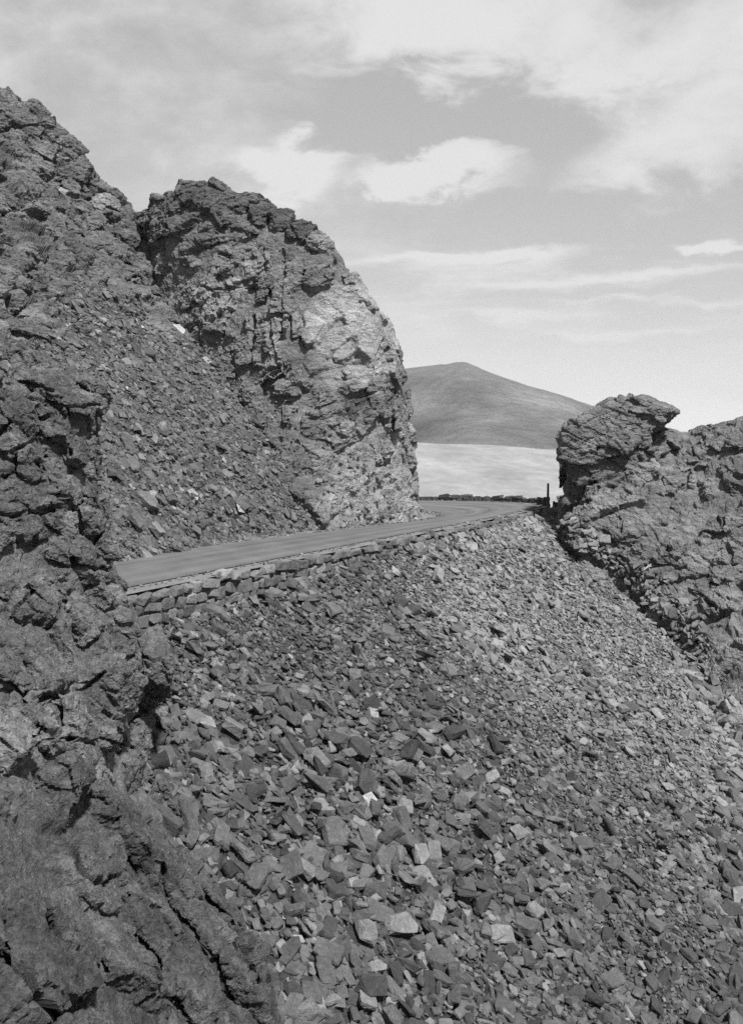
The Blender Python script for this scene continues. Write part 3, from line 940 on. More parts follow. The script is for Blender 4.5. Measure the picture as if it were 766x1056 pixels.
back1 = C[0] + np.array([.6, 4, -.8]); back2 = C[0] + np.array([3, 14, -12])
under = C[-1] + np.array([-.3, -.6, -1.6])
C = np.concatenate([(under + np.array([-.3, -1.2, -3.2]))[None], under[None], C[::-1], back1[None], back2[None]])
G = loft(C, 520, 460)
seeds_oc = [
    (622, 515, 78.5, 2.0, 1.4, 15, .4, 1.1, .4, 'joint_block', None),
    (600, 528, 79, 1.0, 1.3, 10, .35, 1.15, .4, 'joint_block', None),
    (660, 480, 79.5, 1.9, 1.3, 25, .35, 1.05, .5, 'joint_block', None),
    (640, 548, 76.5, .7, .9, 5, .3, 1.05, .5, 'joint_block', None),
    (735, 462, 80, 2.3, 1.2, 20, .6, .95, .6, 'crest_block', None),
    (762, 452, 79.5, 1.7, 1.4, -10, .5, .9, .6, 'crest_block', None),
    (748, 495, 77, 2.6, 1.1, -18, .4, 1.0, .6, 'joint_block', None),
    (700, 475, 80, 1.2, 1.3, 30, .3, 1.0, .5, 'joint_block', None),
    (690, 530, 76.5, 2.0, 1.2, -20, .3, 1.0, .5, 'joint_block', None),
    (730, 560, 74, 1.7, 1.6, 10, .35, 1.0, .6, 'joint_block', None),
    (700, 585, 73, 1.7, .8, -10, .35, 1.0, .6, 'joint_block', None),
    (735, 620, 70, 1.8, .9, -28, .35, 1.1, .6, 'joint_block', None),
    (752, 668, 65.5, 1.9, .9, -30, .35, 1.05, .6, 'joint_block', None),
    (745, 738, 60, 1.3, .4, -35, .4, 1.5, .4, 'joint_block', 'pale tilted slab at the edge of the scree'),
]
Ro = rot(8, 24, -10)
outc, OC_V, OC_N = build_mass(G, 'rock_outcrop', 'grey rock outcrop with an overhanging head where the roadside wall ends', 'rock outcrop', MAT['outcrop'], seeds_oc,
    [((2.0, 1.8, 1.2), rot(20, 30, 20), .06, .25, .1, .045)], 171, beds=(), rough=(1.0, .14), swell=(4.5, .6), inset=.35,
    cells=dict(lattices=[(Ro, (2.6, 2.1, 1.15), .36, None)], vox=.085, depth=1.9, gap=.14, view=(540, 925, 395, 960), stand=.35,
               detail=(1.1, .16, (((.9, .85, .5), Ro, .03, .11, .05, .06), ((.34, .3, .22), rot(30, 10, 0), .01, .055, .012, .1)), ((Ro, .75, 4.5, .24, .12), (Ro, .25, 2.0, .06, .03)))),
    base_tone=lambda p: 1 + .35 * np.clip(fbm(p, 3, 3, 29), -.6, .8), thing_loc=tuple(np.round(P(640, 560, 77), 1)))


def hull_mesh(pts, vox):
    """A solid from its corner points, remeshed to an even dense skin."""
    bm = bmesh.new()
    for groups in pts:
        vs = [bm.verts.new(Vector(a)) for a in groups]
        bmesh.ops.convex_hull(bm, input=vs)
    for v in [v for v in bm.verts if not v.link_faces]: bm.verts.remove(v)
    bmesh.ops.recalc_face_normals(bm, faces=bm.faces)
    me = bpy.data.meshes.new('hull'); bm.to_mesh(me); bm.free()
    o = bpy.data.objects.new('hull', me); COL.objects.link(o)
    md = o.modifiers.new('r', 'REMESH'); md.mode = 'VOXEL'; md.voxel_size = vox
    sm = o.modifiers.new('s', 'SMOOTH'); sm.iterations = 4; sm.factor = .5
    dg = bpy.context.evaluated_depsgraph_get(); dg.update()
    e = o.evaluated_get(dg).to_mesh()
    n = len(e.vertices); V = np.empty(n * 3, F32); e.vertices.foreach_get('co', V)
    NN = np.empty(n * 3, F32); e.vertex_normals.foreach_get('vector', NN)
    e.calc_loop_triangles(); T = np.empty(len(e.loop_triangles) * 3, np.int32); e.loop_triangles.foreach_get('vertices', T)
    o.evaluated_get(dg).to_mesh_clear(); bpy.data.objects.remove(o); bpy.data.meshes.remove(me)
    return V.reshape(-1, 3).astype(float), NN.reshape(-1, 3).astype(float), T.reshape(-1, 3)


def solid_rock(name, pts, vox, layers, seed, mat, parent, tone=1.0, label=None):
    V, NN, T = hull_mesh(pts, vox)
    d = fbm(V, 1.0, 5, seed, .62) * .11; tn = np.full(len(V), tone)
    for (lens, R, amp, tilt, groove, gw) in layers:
        b, hv = blocks(V, lens, R, seed + int(lens[0] * 100), amp, tilt, groove, gw, gmask=sstep(-.3, .25, noise(V, max(lens) * 1.5, seed + 3)))
        d = d + b; tn = tn * (1 + (hv - .5) * .22)
    d = d + ledges(V, Ro, .7, 3.0, .14, .10, seed + 6) + ledges(V, rot(8, 28, -5), .26, 1.3, .08, .04, seed + 8)
    tn = tn * (1 + .3 * np.clip(fbm(V, 3, 3, seed + 5), -.6, .8))
    W = V + NN * d[:, None] - np.array(parent.location)
    o = mesh_obj(name, W, T, mat, parent, tn)
    if label: o['label'] = label
    return o


def hp(lst, d0, d1):
    return [P(px, py, d0) for px, py in lst] + [P(px, py, d1) for px, py in lst]


lay_h = [((3.8, 3.4, 2.0), Ro, .15, .32, .3, .06), ((1.5, 1.4, .9), Ro, .07, .18, .12, .07), ((.7, .65, .35), Ro, .03, .08, .04, .10)]
solid_rock('overhanging_head', [
    hp([(576, 446), (575, 474), (600, 480), (640, 470)], 78.6, 84) + hp([(604, 424), (640, 410), (662, 409), (676, 416)], 79.6, 85) + [P(665, 448, 79), P(680, 438, 80)],
    hp([(640, 412), (664, 410), (698, 425), (690, 432), (668, 446), (640, 450)], 79.8, 84),
], .085, lay_h, 191, MAT['outcrop'], outc, .95, 'blocky head jutting over the saddle')
solid_rock('undercut_neck', [
    hp([(580, 472), (640, 462), (665, 446), (676, 470), (650, 490), (590, 500)], 79.4, 85),
    hp([(584, 496), (610, 486), (612, 512), (580, 522)], 80.2, 86),
], .09, lay_h, 195, MAT['outcrop'], outc, .85, 'darker undercut layers below the head')
# ------------------------------------------------------------------ scree
MU, MS = 420, 320
uu = np.linspace(-36, 64, MU); ss = np.concatenate([[-4.0, -2.0, -.8], np.linspace(-.2, 62, MS - 3)])
U, S = np.meshgrid(uu, ss)
X = W0[0] + U * DIR[0] + S * NRM[0]; Y = W0[1] + U * DIR[1] + S * NRM[1]


def scree_h(x, y):
    p = np.column_stack([x, y, np.zeros_like(x)])
    s = (x - W0[0]) * NRM[0] + (y - W0[1]) * NRM[1]
    k = sstep(0, 5, s)
    return scree_z(x, y) + k * (fbm(p, 11, 3, 201) * .75 + fbm(p, 3.0, 2, 203) * .22) - .35 * np.sin(np.clip(s, 0, 20) / 20 * math.pi)


Z = scree_h(X.ravel(), Y.ravel())
V = np.column_stack([X.ravel(), Y.ravel(), Z])
V[:, 2] += fbm(V, .6, 3, 207) * .10 * sstep(-.5, .8, S.ravel()) - .25 * sstep(.0, -.8, S.ravel())
tag(mesh_obj('scree_slope', V, grid_faces(MS, MU)[:, ::-1], MAT['gravel'], None, 1 + .3 * np.clip(fbm(V, 5, 3, 3), -.6, .8)), kind='structure')


def subdivide(V, T):
    """Every triangle into four."""
    e = np.sort(np.concatenate([T[:, [0, 1]], T[:, [1, 2]], T[:, [2, 0]]]), axis=1)
    u, inv = np.unique(e, axis=0, return_inverse=True); inv = inv.ravel()
    m = (V[u[:, 0]] + V[u[:, 1]]) / 2; n = len(T)
    a, b, c = inv[:n] + len(V), inv[n:2 * n] + len(V), inv[2 * n:] + len(V)
    return np.concatenate([V, m]), np.concatenate([np.column_stack(x) for x in ((T[:, 0], a, c), (a, T[:, 1], b), (c, b, T[:, 2]), (a, b, c))])


def stone_proto(k, flat, worn=True):
    r = np.random.default_rng(500 + k)
    pts = []
    for sx in (-1, 1):
        for sy in (-1, 1):
            for sz in (-1, 1):
                if r.random() < .86:
                    pts.append(np.array([sx, sy, sz]) * r.uniform(.55, 1, 3))
    for _ in range(5):
        a = r.normal(size=3); a /= np.abs(a).max(); pts.append(a * r.uniform(.8, 1.05))
    pts = np.array(pts) * np.array([1, r.uniform(.55, .9), flat * r.uniform(.8, 1.2)]) * .5
    sh = np.eye(3); sh[0, 1] = r.uniform(-.3, .3); sh[0, 2] = r.uniform(-.3, .3)
    pts = pts @ sh.T
    bm = bmesh.new()
    vs = [bm.verts.new(Vector(a)) for a in pts]
    bmesh.ops.convex_hull(bm, input=vs)
    for v in [v for v in bm.verts if not v.link_faces]: bm.verts.remove(v)
    # worn corners
    if worn: bmesh.ops.bevel(bm, geom=list(bm.edges), offset=.035, segments=1, affect='EDGES', clamp_overlap=True)
    bmesh.ops.triangulate(bm, faces=bm.faces); bmesh.ops.recalc_face_normals(bm, faces=bm.faces)
    bm.verts.index_update()
    V = np.array([v.co for v in bm.verts])
    if worn:
        V, T0 = subdivide(V, np.array([[v.index for v in f.verts] for f in bm.faces]))
        V = V + (V / np.linalg.norm(V, axis=1, keepdims=True)) * ((fbm(V + k * 3.1, .5, 4, 900 + k, .6) * .085)[:, None])
        bm.free(); return V, T0
    T = np.array([[v.index for v in f.verts] for f in bm.faces])
    bm.free()
    return V, T


PROTO = [stone_proto(k, (.34, .26, .46, .38, .2)[k % 5]) for k in range(30)]
PROTO_S = [stone_proto(k, (.34, .26, .46, .38, .2)[k % 5], False) for k in range(30)]


def frames(n, axis_spread, r, spin_bias=None):
    """Rotation matrices whose z follows the surface normal, loosened by axis_spread."""
    m = len(n)
    z = n + r.normal(size=(m, 3)) * axis_spread; z /= np.linalg.norm(z, axis=1, keepdims=True)
    a = r.normal(size=(m, 3))
    if spin_bias is not None: a = a * .55 + spin_bias
    x = a - (a * z).sum(1, keepdims=True) * z; x /= np.linalg.norm(x, axis=1, keepdims=True)
    return np.stack([x, np.cross(z, x), z], -1)


def merge_stones(name, pos, Rm, size, pid, tone, mat):
    Vs, Ts, ts, base = [], [], [], 0
    small = size / pos[:, 1] * F < 11
    for k, (pv, pt), sm in [(k, q_, 0) for k, q_ in enumerate(PROTO)] + [(k, q_, 1) for k, q_ in enumerate(PROTO_S)]:
        q = np.where((pid == k) & (small == bool(sm)))[0]
        if not len(q): continue
        w = np.einsum('nij,vj->nvi', Rm[q] * size[q][:, None, None], pv) + pos[q][:, None, :]
        Vs.append(w.reshape(-1, 3)); nv = len(pv)
        Ts.append((pt[None] + (np.arange(len(q)) * nv)[:, None, None] + base).reshape(-1, 3)); base += nv * len(q)
        ts.append(np.repeat(tone[q], nv))
    return mesh_obj(name, np.concatenate(Vs), np.concatenate(Ts), mat, None, np.concatenate(ts))


PROTO_ME = {}


def single_stone(name, pos, Rm, size, pid, tone, mat='stone'):
    if pid not in PROTO_ME:
        o = mesh_obj(name, PROTO[pid][0], PROTO[pid][1], MAT[mat]); PROTO_ME[pid] = o.data
    else:
        o = bpy.data.objects.new(name, PROTO_ME[pid]); COL.objects.link(o)
    M = Matrix([list(Rm[0]), list(Rm[1]), list(Rm[2])]).to_4x4()
    o.matrix_world = Matrix.Translation(Vector(pos)) @ M @ Matrix.Scale(float(size), 4)
    o.color = (tone, tone, tone, 1)
    return o


def slope_frame(x, y):
    e = .4
    zx = (scree_h(x + e, y) - scree_h(x - e, y)) / (2 * e); zy = (scree_h(x, y + e) - scree_h(x, y - e)) / (2 * e)
    n = np.column_stack([-zx, -zy, np.ones_like(x)]); return n / np.linalg.norm(n, axis=1, keepdims=True)


def in_view(x, y, z, m=60):
    px = HX + x / y * F; py = HY - z / y * F
    return (y > 3) & (px > -m) & (px < 766 + 2.6 * m) & (py > 380) & (py < 1056 + m * 1.5)


def hidden_by_buttress(px, py):
    edge = np.interp(py, [600, 640, 690, 720, 760, 800, 830, 900, 970, 1056, 1150], [118, 128, 160, 160, 138, 138, 166, 192, 236, 278, 320])
    return px < edge - 45


# stones: sample evenly over the slope, coarse blocks low on the near side, fine waste near the bend
NS = 520000
u = rng.uniform(-34, 63, NS); s = rng.uniform(.5, 50, NS)
x = W0[0] + u * DIR[0] + s * NRM[0]; y = W0[1] + u * DIR[1] + s * NRM[1]
z = scree_z(x, y)
k = in_view(x, y, z)
x, y, s, u = x[k], y[k], s[k], u[k]
z = scree_h(x, y)
px = HX + x / y * F; py = HY - z / y * F
coarse = sstep(45, 35, y + noise(np.column_stack([x, y, 0 * x]), 5, 91) * 7) * sstep(9.5, 4, x + noise(np.column_stack([x, y, 0 * x]), 4, 92) * 5) * sstep(2.0, 5.5, s)
size = np.exp(rng.normal(-.04, .54, len(x))) * (.148 + .098 * coarse)
patch = noise(np.column_stack([x, y, 0 * x]), 4, 95)
streak = noise(np.column_stack([u / 1.6, s / 7.0, 0 * x]), 1.0, 96)
size *= np.exp(.45 * patch + .45 * streak)
edge_px = np.interp(py, [530, 560, 600, 650, 700, 760], [570, 606, 668, 712, 722, 766])
size *= 1 + .8 * np.exp(-s / .8)
size *= 1 + 1.6 * np.exp(-((px - edge_px) / 22) ** 2)
size = np.clip(size, .07, .95)
# stop where enough cover is laid: expected count per area falls with stone area
prob = np.clip(.028 / (size.mean() * .55) ** 0 / (.148 + .098 * coarse) ** 2 * .95, 0, 1)
area = 97 * 49.65 / NS
cover = 1.9
prob = np.clip(cover * area / ((.148 + .098 * coarse) ** 2 * .62), 0, 1)
keep = (rng.random(len(x)) < prob) & ~hidden_by_buttress(px, py)
x, y, z, s, u, size, coarse, px, py = [a[keep] for a in (x, y, z, s, u, size, coarse, px, py)]
nS = slope_frame(x, y)
lift = rng.uniform(-.12, .42, len(x)) * size + .02
pos = np.column_stack([x, y, z]) + nS * lift[:, None]
Rm = frames(nS, (.32 + .08 * coarse)[:, None], rng, None)
pid = rng.integers(0, len(PROTO), len(x))
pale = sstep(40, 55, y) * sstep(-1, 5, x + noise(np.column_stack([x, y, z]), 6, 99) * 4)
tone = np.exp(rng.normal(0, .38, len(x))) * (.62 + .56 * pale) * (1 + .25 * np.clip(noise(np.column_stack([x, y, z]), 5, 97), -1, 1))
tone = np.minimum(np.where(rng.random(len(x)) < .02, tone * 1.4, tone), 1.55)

# marked stones one can point at
MARK = [
    (377, 832, .62, 2.6, 'pale_stone', 'brightest white angular stone in the middle of the scree'),
    (408, 962, .95, 1.35, 'slab_stone', 'large grey upright slab low in the scree, long side running downhill'),
    (548, 946, .80, 1.35, 'boulder', 'big pale rounded boulder alone among small stones low in the scree'),
    (210, 752, .62, 1.6, 'pale_stone', 'pale square block among dark flat stones beside the rock buttress'),
    (236, 757, .85, 1.15, 'block_stone', 'large grey square block next to the pale one beside the buttress'),
    (428, 888, .75, 1.55, 'pale_stone', 'pale wedge-shaped stone a little above the large upright slab'),
    (372, 968, .85, 1.2, 'slab_stone', 'long narrow slab just beside the large upright slab in the scree'),
    (560, 882, .75, 1.1, 'block_stone', 'broad grey block resting above the big rounded boulder'),
    (662, 601, 1.1, 1.5, 'slab_stone', 'pale slab at the upper edge of the scree close under the outcrop'),
    (690, 622, 1.0, 1.35, 'slab_stone', 'flat grey slab where the scree meets the middle of the outcrop foot'),
    (310, 905, .7, 1.3, 'block_stone', 'pale-faced block resting in dark coarse stones below the white stone'),
]


def on_scree(px, py):
    dd = np.linspace(12, 110, 1600)
    q = np.column_stack([(px - HX) / F * dd, dd, (HY - py) / F * dd])
    k = np.argmax(q[:, 2] < scree_h(q[:, 0], q[:, 1]))
    return q[k]


GRP = 'loose stones of the scree'
rest = np.ones(len(x), bool)
for px_, py_, sz, tn, nm, lb in MARK:
    q = on_scree(px_, py_)
    n0 = slope_frame(np.array([q[0]]), np.array([q[1]]))
    rest &= ~((np.abs(px - px_) < sz * 13) & (np.abs(py - py_) < sz * 13) & (np.linalg.norm(pos - q, axis=1) < sz * .75 + .2) & (lift > 0))
    R1 = frames(n0, .15, np.random.default_rng(int(px_)), None)[0]
    pd = {'boulder': 2, 'slab_stone': 5, 'block_stone': 8, 'pale_stone': 12}[nm]
    o = single_stone(nm, q + n0[0] * (sz * .30 + .06), R1, sz, pd, tn)
    tag(o, lb, 'stone')

shown = np.where(rest & (px > 135) & (px < 766) & (py > 640) & (py < 1056) & (lift > .12 * size), size / y, 0)
big = np.argsort(-shown)[:288]
for i in big:
    t = float(tone[i])
    word = 'pale' if t > 1.12 else ('dark' if t < .8 else 'mid-grey')
    if px[i] < 330 and py[i] < 900: where = 'in the coarse heap beside the near buttress'
    elif px[i] < 470: where = 'in the coarse middle of the scree low down the slope'
    else: where = 'among finer debris toward the outcrop side of the scree'
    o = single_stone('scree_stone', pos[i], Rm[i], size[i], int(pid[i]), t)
    tag(o, f'{word} angular broken stone {where}', 'stone', GRP)
rest[big] = False
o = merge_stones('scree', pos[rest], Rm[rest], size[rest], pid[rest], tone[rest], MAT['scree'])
tag(o, kind='stuff')
# talus rubble above the road
NT = 300000
rr = rng.integers(0, NR - 1, NT); cc_ = rng.integers(0, NC - 1, NT)
q = TAL_V[rr, cc_]; n = TAL_N[rr, cc_]
px = HX + q[:, 0] / q[:, 1] * F; py = HY - q[:, 2] / q[:, 1] * F
cell = np.linalg.norm(TAL_V[rr + 1, cc_] - q, axis=1) * np.linalg.norm(TAL_V[rr, cc_ + 1] - q, axis=1)
inside_crag = sstep(0, 1, (px - np.interp(py, [200, 300, 400, 480, 560], [150, 165, 250, 330, 420])) / 10)
pr = cell / .036 * .95 * (TAL_R[rr, cc_] < .35) * (1 - inside_crag)
pr = pr * (NR * NC / NT)
k = (rng.random(len(pr)) < pr) & (px > -60) & (px < 440) & (py > 120) & (py < 640)
q, n, px, py = q[k], n[k], px[k], py[k]
size = np.clip(np.exp(rng.normal(0, .55, len(q))) * .19, .08, 1.3)
down = np.array([.75, -.35, -.55])
Rm = frames(n, .28, rng, down)
pid = rng.integers(0, len(PROTO), len(q))
tone = np.exp(rng.normal(0, .26, len(q))) * .78
tone = np.where(rng.random(len(q)) < .03, tone * 1.8, tone)
pos = q + n * (rng.uniform(-.18, .16, len(q)) * size)[:, None]
TM = [
    (183, 344, 1.2, 2.8, 'pale_stone', 'whitest rounded block perched at the foot of the crag gully'),
    (197, 513, .85, 2.1, 'pale_stone', 'small white slab lying on the talus just above the road'),
    (150, 578, .8, 1.7, 'pale_stone', 'pale upright block at the road edge beside the buttress'),
    (132, 583, .6, 1.8, 'pale_stone', 'pale leaning slab at the road edge hard against the buttress'),
    (160, 548, .9, 1.4, 'block_stone', 'grey square block at the road edge below a dark slab'),
    (148, 520, 1.5, 1.0, 'slab_stone', 'large dark tilted slab just above the road end'),
    (157, 455, .7, 1.3, 'pale_stone', 'light flat stone half way up the talus slope'),
    (60, 205, .8, 1.7, 'pale_stone', 'pale weathered block lying below the peak skyline'),
]
def lodged(Vg, Ng, cond, n, smin, smax, seed, out):
    r = np.random.default_rng(seed)
    v_, n_ = Vg.reshape(-1, 3), Ng.reshape(-1, 3)
    ppx = HX + v_[:, 0] / v_[:, 1] * F; ppy = HY - v_[:, 2] / v_[:, 1] * F
    c = np.where(cond(ppx, ppy) & ((n_ * -v_).sum(1) > 0))[0]
    c = r.choice(c, n); sz = np.exp(r.uniform(math.log(smin), math.log(smax), n))
    nn_ = n_[c] * .5 + np.array([0, -.2, .6]); nn_ /= np.linalg.norm(nn_, axis=1, keepdims=True)
    return v_[c] + n_[c] * (out + r.uniform(-.1, .1, n))[:, None], nn_, sz, ppx[c], ppy[c]


for args in ((CR_V, CR_N, lambda a, b: (a < np.interp(b, [200, 300, 400, 480, 560], [150, 175, 275, 370, 440]) + 10) & (b > 330) & (b < 552), 600, .12, .45, 5, .25),):
    a, b, c, d, e = lodged(*args)
    q = np.vstack([q, a]); n = np.vstack([n, b]); size = np.append(size, c); px = np.append(px, d); py = np.append(py, e)
    pos = np.vstack([pos, a]); Rm = np.concatenate([Rm, frames(b, .4, rng, down)]); pid = np.append(pid, rng.integers(0, len(PROTO), len(c))); tone = np.append(tone, .9 * np.exp(rng.normal(0, .26, len(c))))
a, b, c, d, e = lodged(OC_V, OC_N, lambda a, b: (np.abs(a - np.interp(b, [530, 560, 600, 650, 700, 760], [572, 608, 670, 714, 724, 768])) < 18) & (b > 520), 1300, .2, 1.0, 6, .5)
seam_y = rng.uniform(530, 775, 230)
seam = np.array([on_scree(np.interp(v, [530, 560, 600, 650, 700, 760], [572, 608, 670, 714, 724, 768]) + rng.uniform(-12, 9), v) for v in seam_y])
sz2 = np.exp(rng.uniform(math.log(.3), math.log(1.25), len(seam))); n2_ = slope_frame(seam[:, 0], seam[:, 1])
a = np.vstack([a, seam + n2_ * (sz2 * .22 + .05)[:, None]]); b = np.vstack([b, n2_]); c = np.append(c, sz2)
oc_r = dict(pos=a, Rm=frames(b, .45, rng), size=c, pid=rng.integers(0, len(PROTO), len(c)), tone=np.exp(rng.normal(0, .28, len(c))))
tag(merge_stones('outcrop_rubble', oc_r['pos'], oc_r['Rm'], oc_r['size'], oc_r['pid'], oc_r['tone'], MAT['scree']), kind='stuff')
rest = np.ones(len(q), bool)
tv = TAL_V.reshape(-1, 3); tpx = HX + tv[:, 0] / tv[:, 1] * F; tpy = HY - tv[:, 2] / tv[:, 1] * F; tn_ = TAL_N.reshape(-1, 3)
crv = CR_V.reshape(-1, 3); cpx = HX + crv[:, 0] / crv[:, 1] * F; cpy = HY - crv[:, 2] / crv[:, 1] * F; crn = CR_N.reshape(-1, 3)
for px_, py_, sz, tn, nm, lb in TM:
    i = np.argmin((tpx - px_) ** 2 + (tpy - py_) ** 2)
    q1, n1 = tv[i], tn_[i]
    c = (cpx - px_) ** 2 + (cpy - py_) ** 2 < 9
    if c.any():
        j = np.where(c)[0][np.argmin(crv[c][:, 1])]
        if crv[j, 1] < q1[1]: q1, n1 = crv[j] + crn[j] * .75, crn[j]
    if py_ < 260: q1 = q1 + n1 * .55
    R1 = frames(n1[None], .2, np.random.default_rng(int(px_)), down)[0]
    pd = {'slab_stone': 5, 'block_stone': 8, 'pale_stone': 12}[nm]
    tag(single_stone(nm, q1 + n1 * sz * .2, R1, sz, pd, tn), lb, 'stone')
shown = np.where((px > 0) & (px < 420) & (py > 250), size / q[:, 1], 0)
big = np.argsort(-shown)[:150]
for i in big:
    t = float(tone[i])
    word = 'pale' if t > 1.15 else ('dark' if t < .82 else 'mid-grey')
    where = 'low on the talus just above the road' if py[i] > 440 else 'high on the talus below the peak'
    tag(single_stone('talus_stone', pos[i], Rm[i], size[i], int(pid[i]), t), f'{word} slabby loose stone {where}', 'stone', 'loose slabs of the talus slope')
rest[big] = False
tag(merge_stones('talus_rubble', pos[rest], Rm[rest], size[rest], pid[rest], tone[rest], MAT['scree']), kind='stuff')
# ------------------------------------------------------------------ road
OUT = np.array([[-29, -9.2], [-17.6, 16.0], [-8.6, 36.2], [-1.9, 51.0], [5.0, 66.4], [9.3, 76.0], [12.2, 83.0], [14.3, 88.5], [14.6, 92.5], [12.2, 95.8], [8, 97.6], [3, 98.4], [-4, 98], [-14, 95]])
INN = np.array([[-36.5, -6], [-23, 24.0], [-12.6, 45.0], [-6.6, 56.5], [-1.2, 65.0], [3.0, 71.4], [4.9, 76.0], [4.6, 80.2], [2.6, 83.2], [.2, 85.0], [-2.4, 86.3], [-5, 87.2], [-10, 88], [-18, 87]])
NL, NX = 400, 26
o_ = cr(OUT, NL); i_ = cr(INN, NL)


def strip(t0, t1, zc, name, mat, n=NX, crown=.05, noise_amp=0.0):
    t = np.linspace(t0, t1, n)
    G = o_[:, None, :] * (1 - t)[None, :, None] + i_[:, None, :] * t[None, :, None]
    L = np.concatenate([[0], np.cumsum(np.linalg.norm(np.diff((o_ + i_) / 2, axis=0), axis=1))])
    zz = -5.0 + zc + crown * (1 - (2 * np.clip(t, 0, 1) - 1) ** 2)
    V = np.dstack([G, np.broadcast_to(zz, G.shape[:2])]).reshape(-1, 3)
    if noise_amp: V[:, 2] += noise_amp * fbm(V, .7, 3, 9)
    ob = mesh_obj(name, V, grid_faces(NL, n)[:, ::-1], mat, None, np.ones(len(V)), smooth=True)
    a = ob.data.attributes.new('uvroad', 'FLOAT_VECTOR', 'POINT')
    uv = np.column_stack([np.tile(t, NL), np.repeat(L, n), np.zeros(NL * n)]).astype(F32)
    a.data.foreach_set('vector', uv.ravel())
    me = ob.data
    if me.polygons[0].normal.z < 0:
        me.flip_normals()
    return ob


tag(strip(-.05, 1.7, -.02, 'gravel_shoulder', MAT['shoulder'], 40, 0.0, .014), kind='structure')
tag(strip(.085, .965, 0, 'road', MAT['road']), kind='structure')
# grit and small stones along both verges
nv = 2600
ti = rng.integers(30, 330, nv); side = rng.random(nv) < .6
tv_ = np.where(side, 1.0 + np.abs(rng.normal(0, .045, nv)) - rng.random(nv) * .03, .06 - np.abs(rng.normal(0, .02, nv)))
g_ = o_[ti] * (1 - tv_)[:, None] + i_[ti] * tv_[:, None] + rng.normal(0, .12, (nv, 2))
sz_ = np.exp(rng.normal(-2.5, .5, nv))
up_ = np.tile([0, 0, 1.0], (nv, 1))
tag(merge_stones('verge_gravel', np.column_stack([g_, np.full(nv, -5.0) + sz_ * .12]), frames(up_, .25, rng), sz_, rng.integers(0, len(PROTO), nv), np.exp(rng.normal(.1, .3, nv)), MAT['scree']), kind='stuff')


# ------------------------------------------------------------------ stone walls
def stone_block(r, lx, ly, lz, jit=.24):
    bm = bmesh.new()
    pts = [Vector((sx * lx / 2 * r.uniform(1 - jit * 1.6, 1), sy * ly / 2 * r.uniform(1 - jit, 1), sz * lz / 2 * r.uniform(1 - jit * 2, 1))) for sx in (-1, 1) for sy in (-1, 1) for sz in (-1, 1)]
    for _ in range(4):
        a = r.integers(0, 3); c = [r.uniform(-.3, .3) * lx, r.uniform(-.3, .3) * ly, r.uniform(-.3, .3) * lz]
        c[a] = (lx, ly, lz)[a] / 2 * r.choice([-1, 1]) * 1.03; pts.append(Vector(c))
    vs = [bm.verts.new(a) for a in pts]
    bmesh.ops.convex_hull(bm, input=vs)
    for v in [v for v in bm.verts if not v.link_faces]: bm.verts.remove(v)
    bmesh.ops.bevel(bm, geom=list(bm.edges), offset=.018, segments=1, affect='EDGES', clamp_overlap=True)
    bmesh.ops.triangulate(bm, faces=bm.faces); bmesh.ops.recalc_face_normals(bm, faces=bm.faces)
    bm.verts.index_update()
    V = np.array([v.co for v in bm.verts]); T = np.array([[v.index for v in f.verts] for f in bm.faces]); bm.free()
    V, T = subdivide(V, T); V = V + V / np.linalg.norm(V, axis=1, keepdims=True) * (fbm(V + r.random(3) * 40, .45, 4, 7, .6) * .05)[:, None]
    return V, T


def path_at(line, L, t):
    x = np.interp(t, L, line[:, 0]); y = np.interp(t, L, line[:, 1])
    e = .3
    d = np.array([np.interp(t + e, L, line[:, 0]) - np.interp(t - e, L, line[:, 0]), np.interp(t + e, L, line[:, 1]) - np.interp(t - e, L, line[:, 1])])
    return np.array([x, y]), d / np.linalg.norm(d)


LO = np.concatenate([[0], np.cumsum(np.linalg.norm(np.diff(o_, axis=0), axis=1))])


def t_of(pt):
    return LO[np.argmin(np.linalg.norm(o_ - np.array(pt), axis=1))]


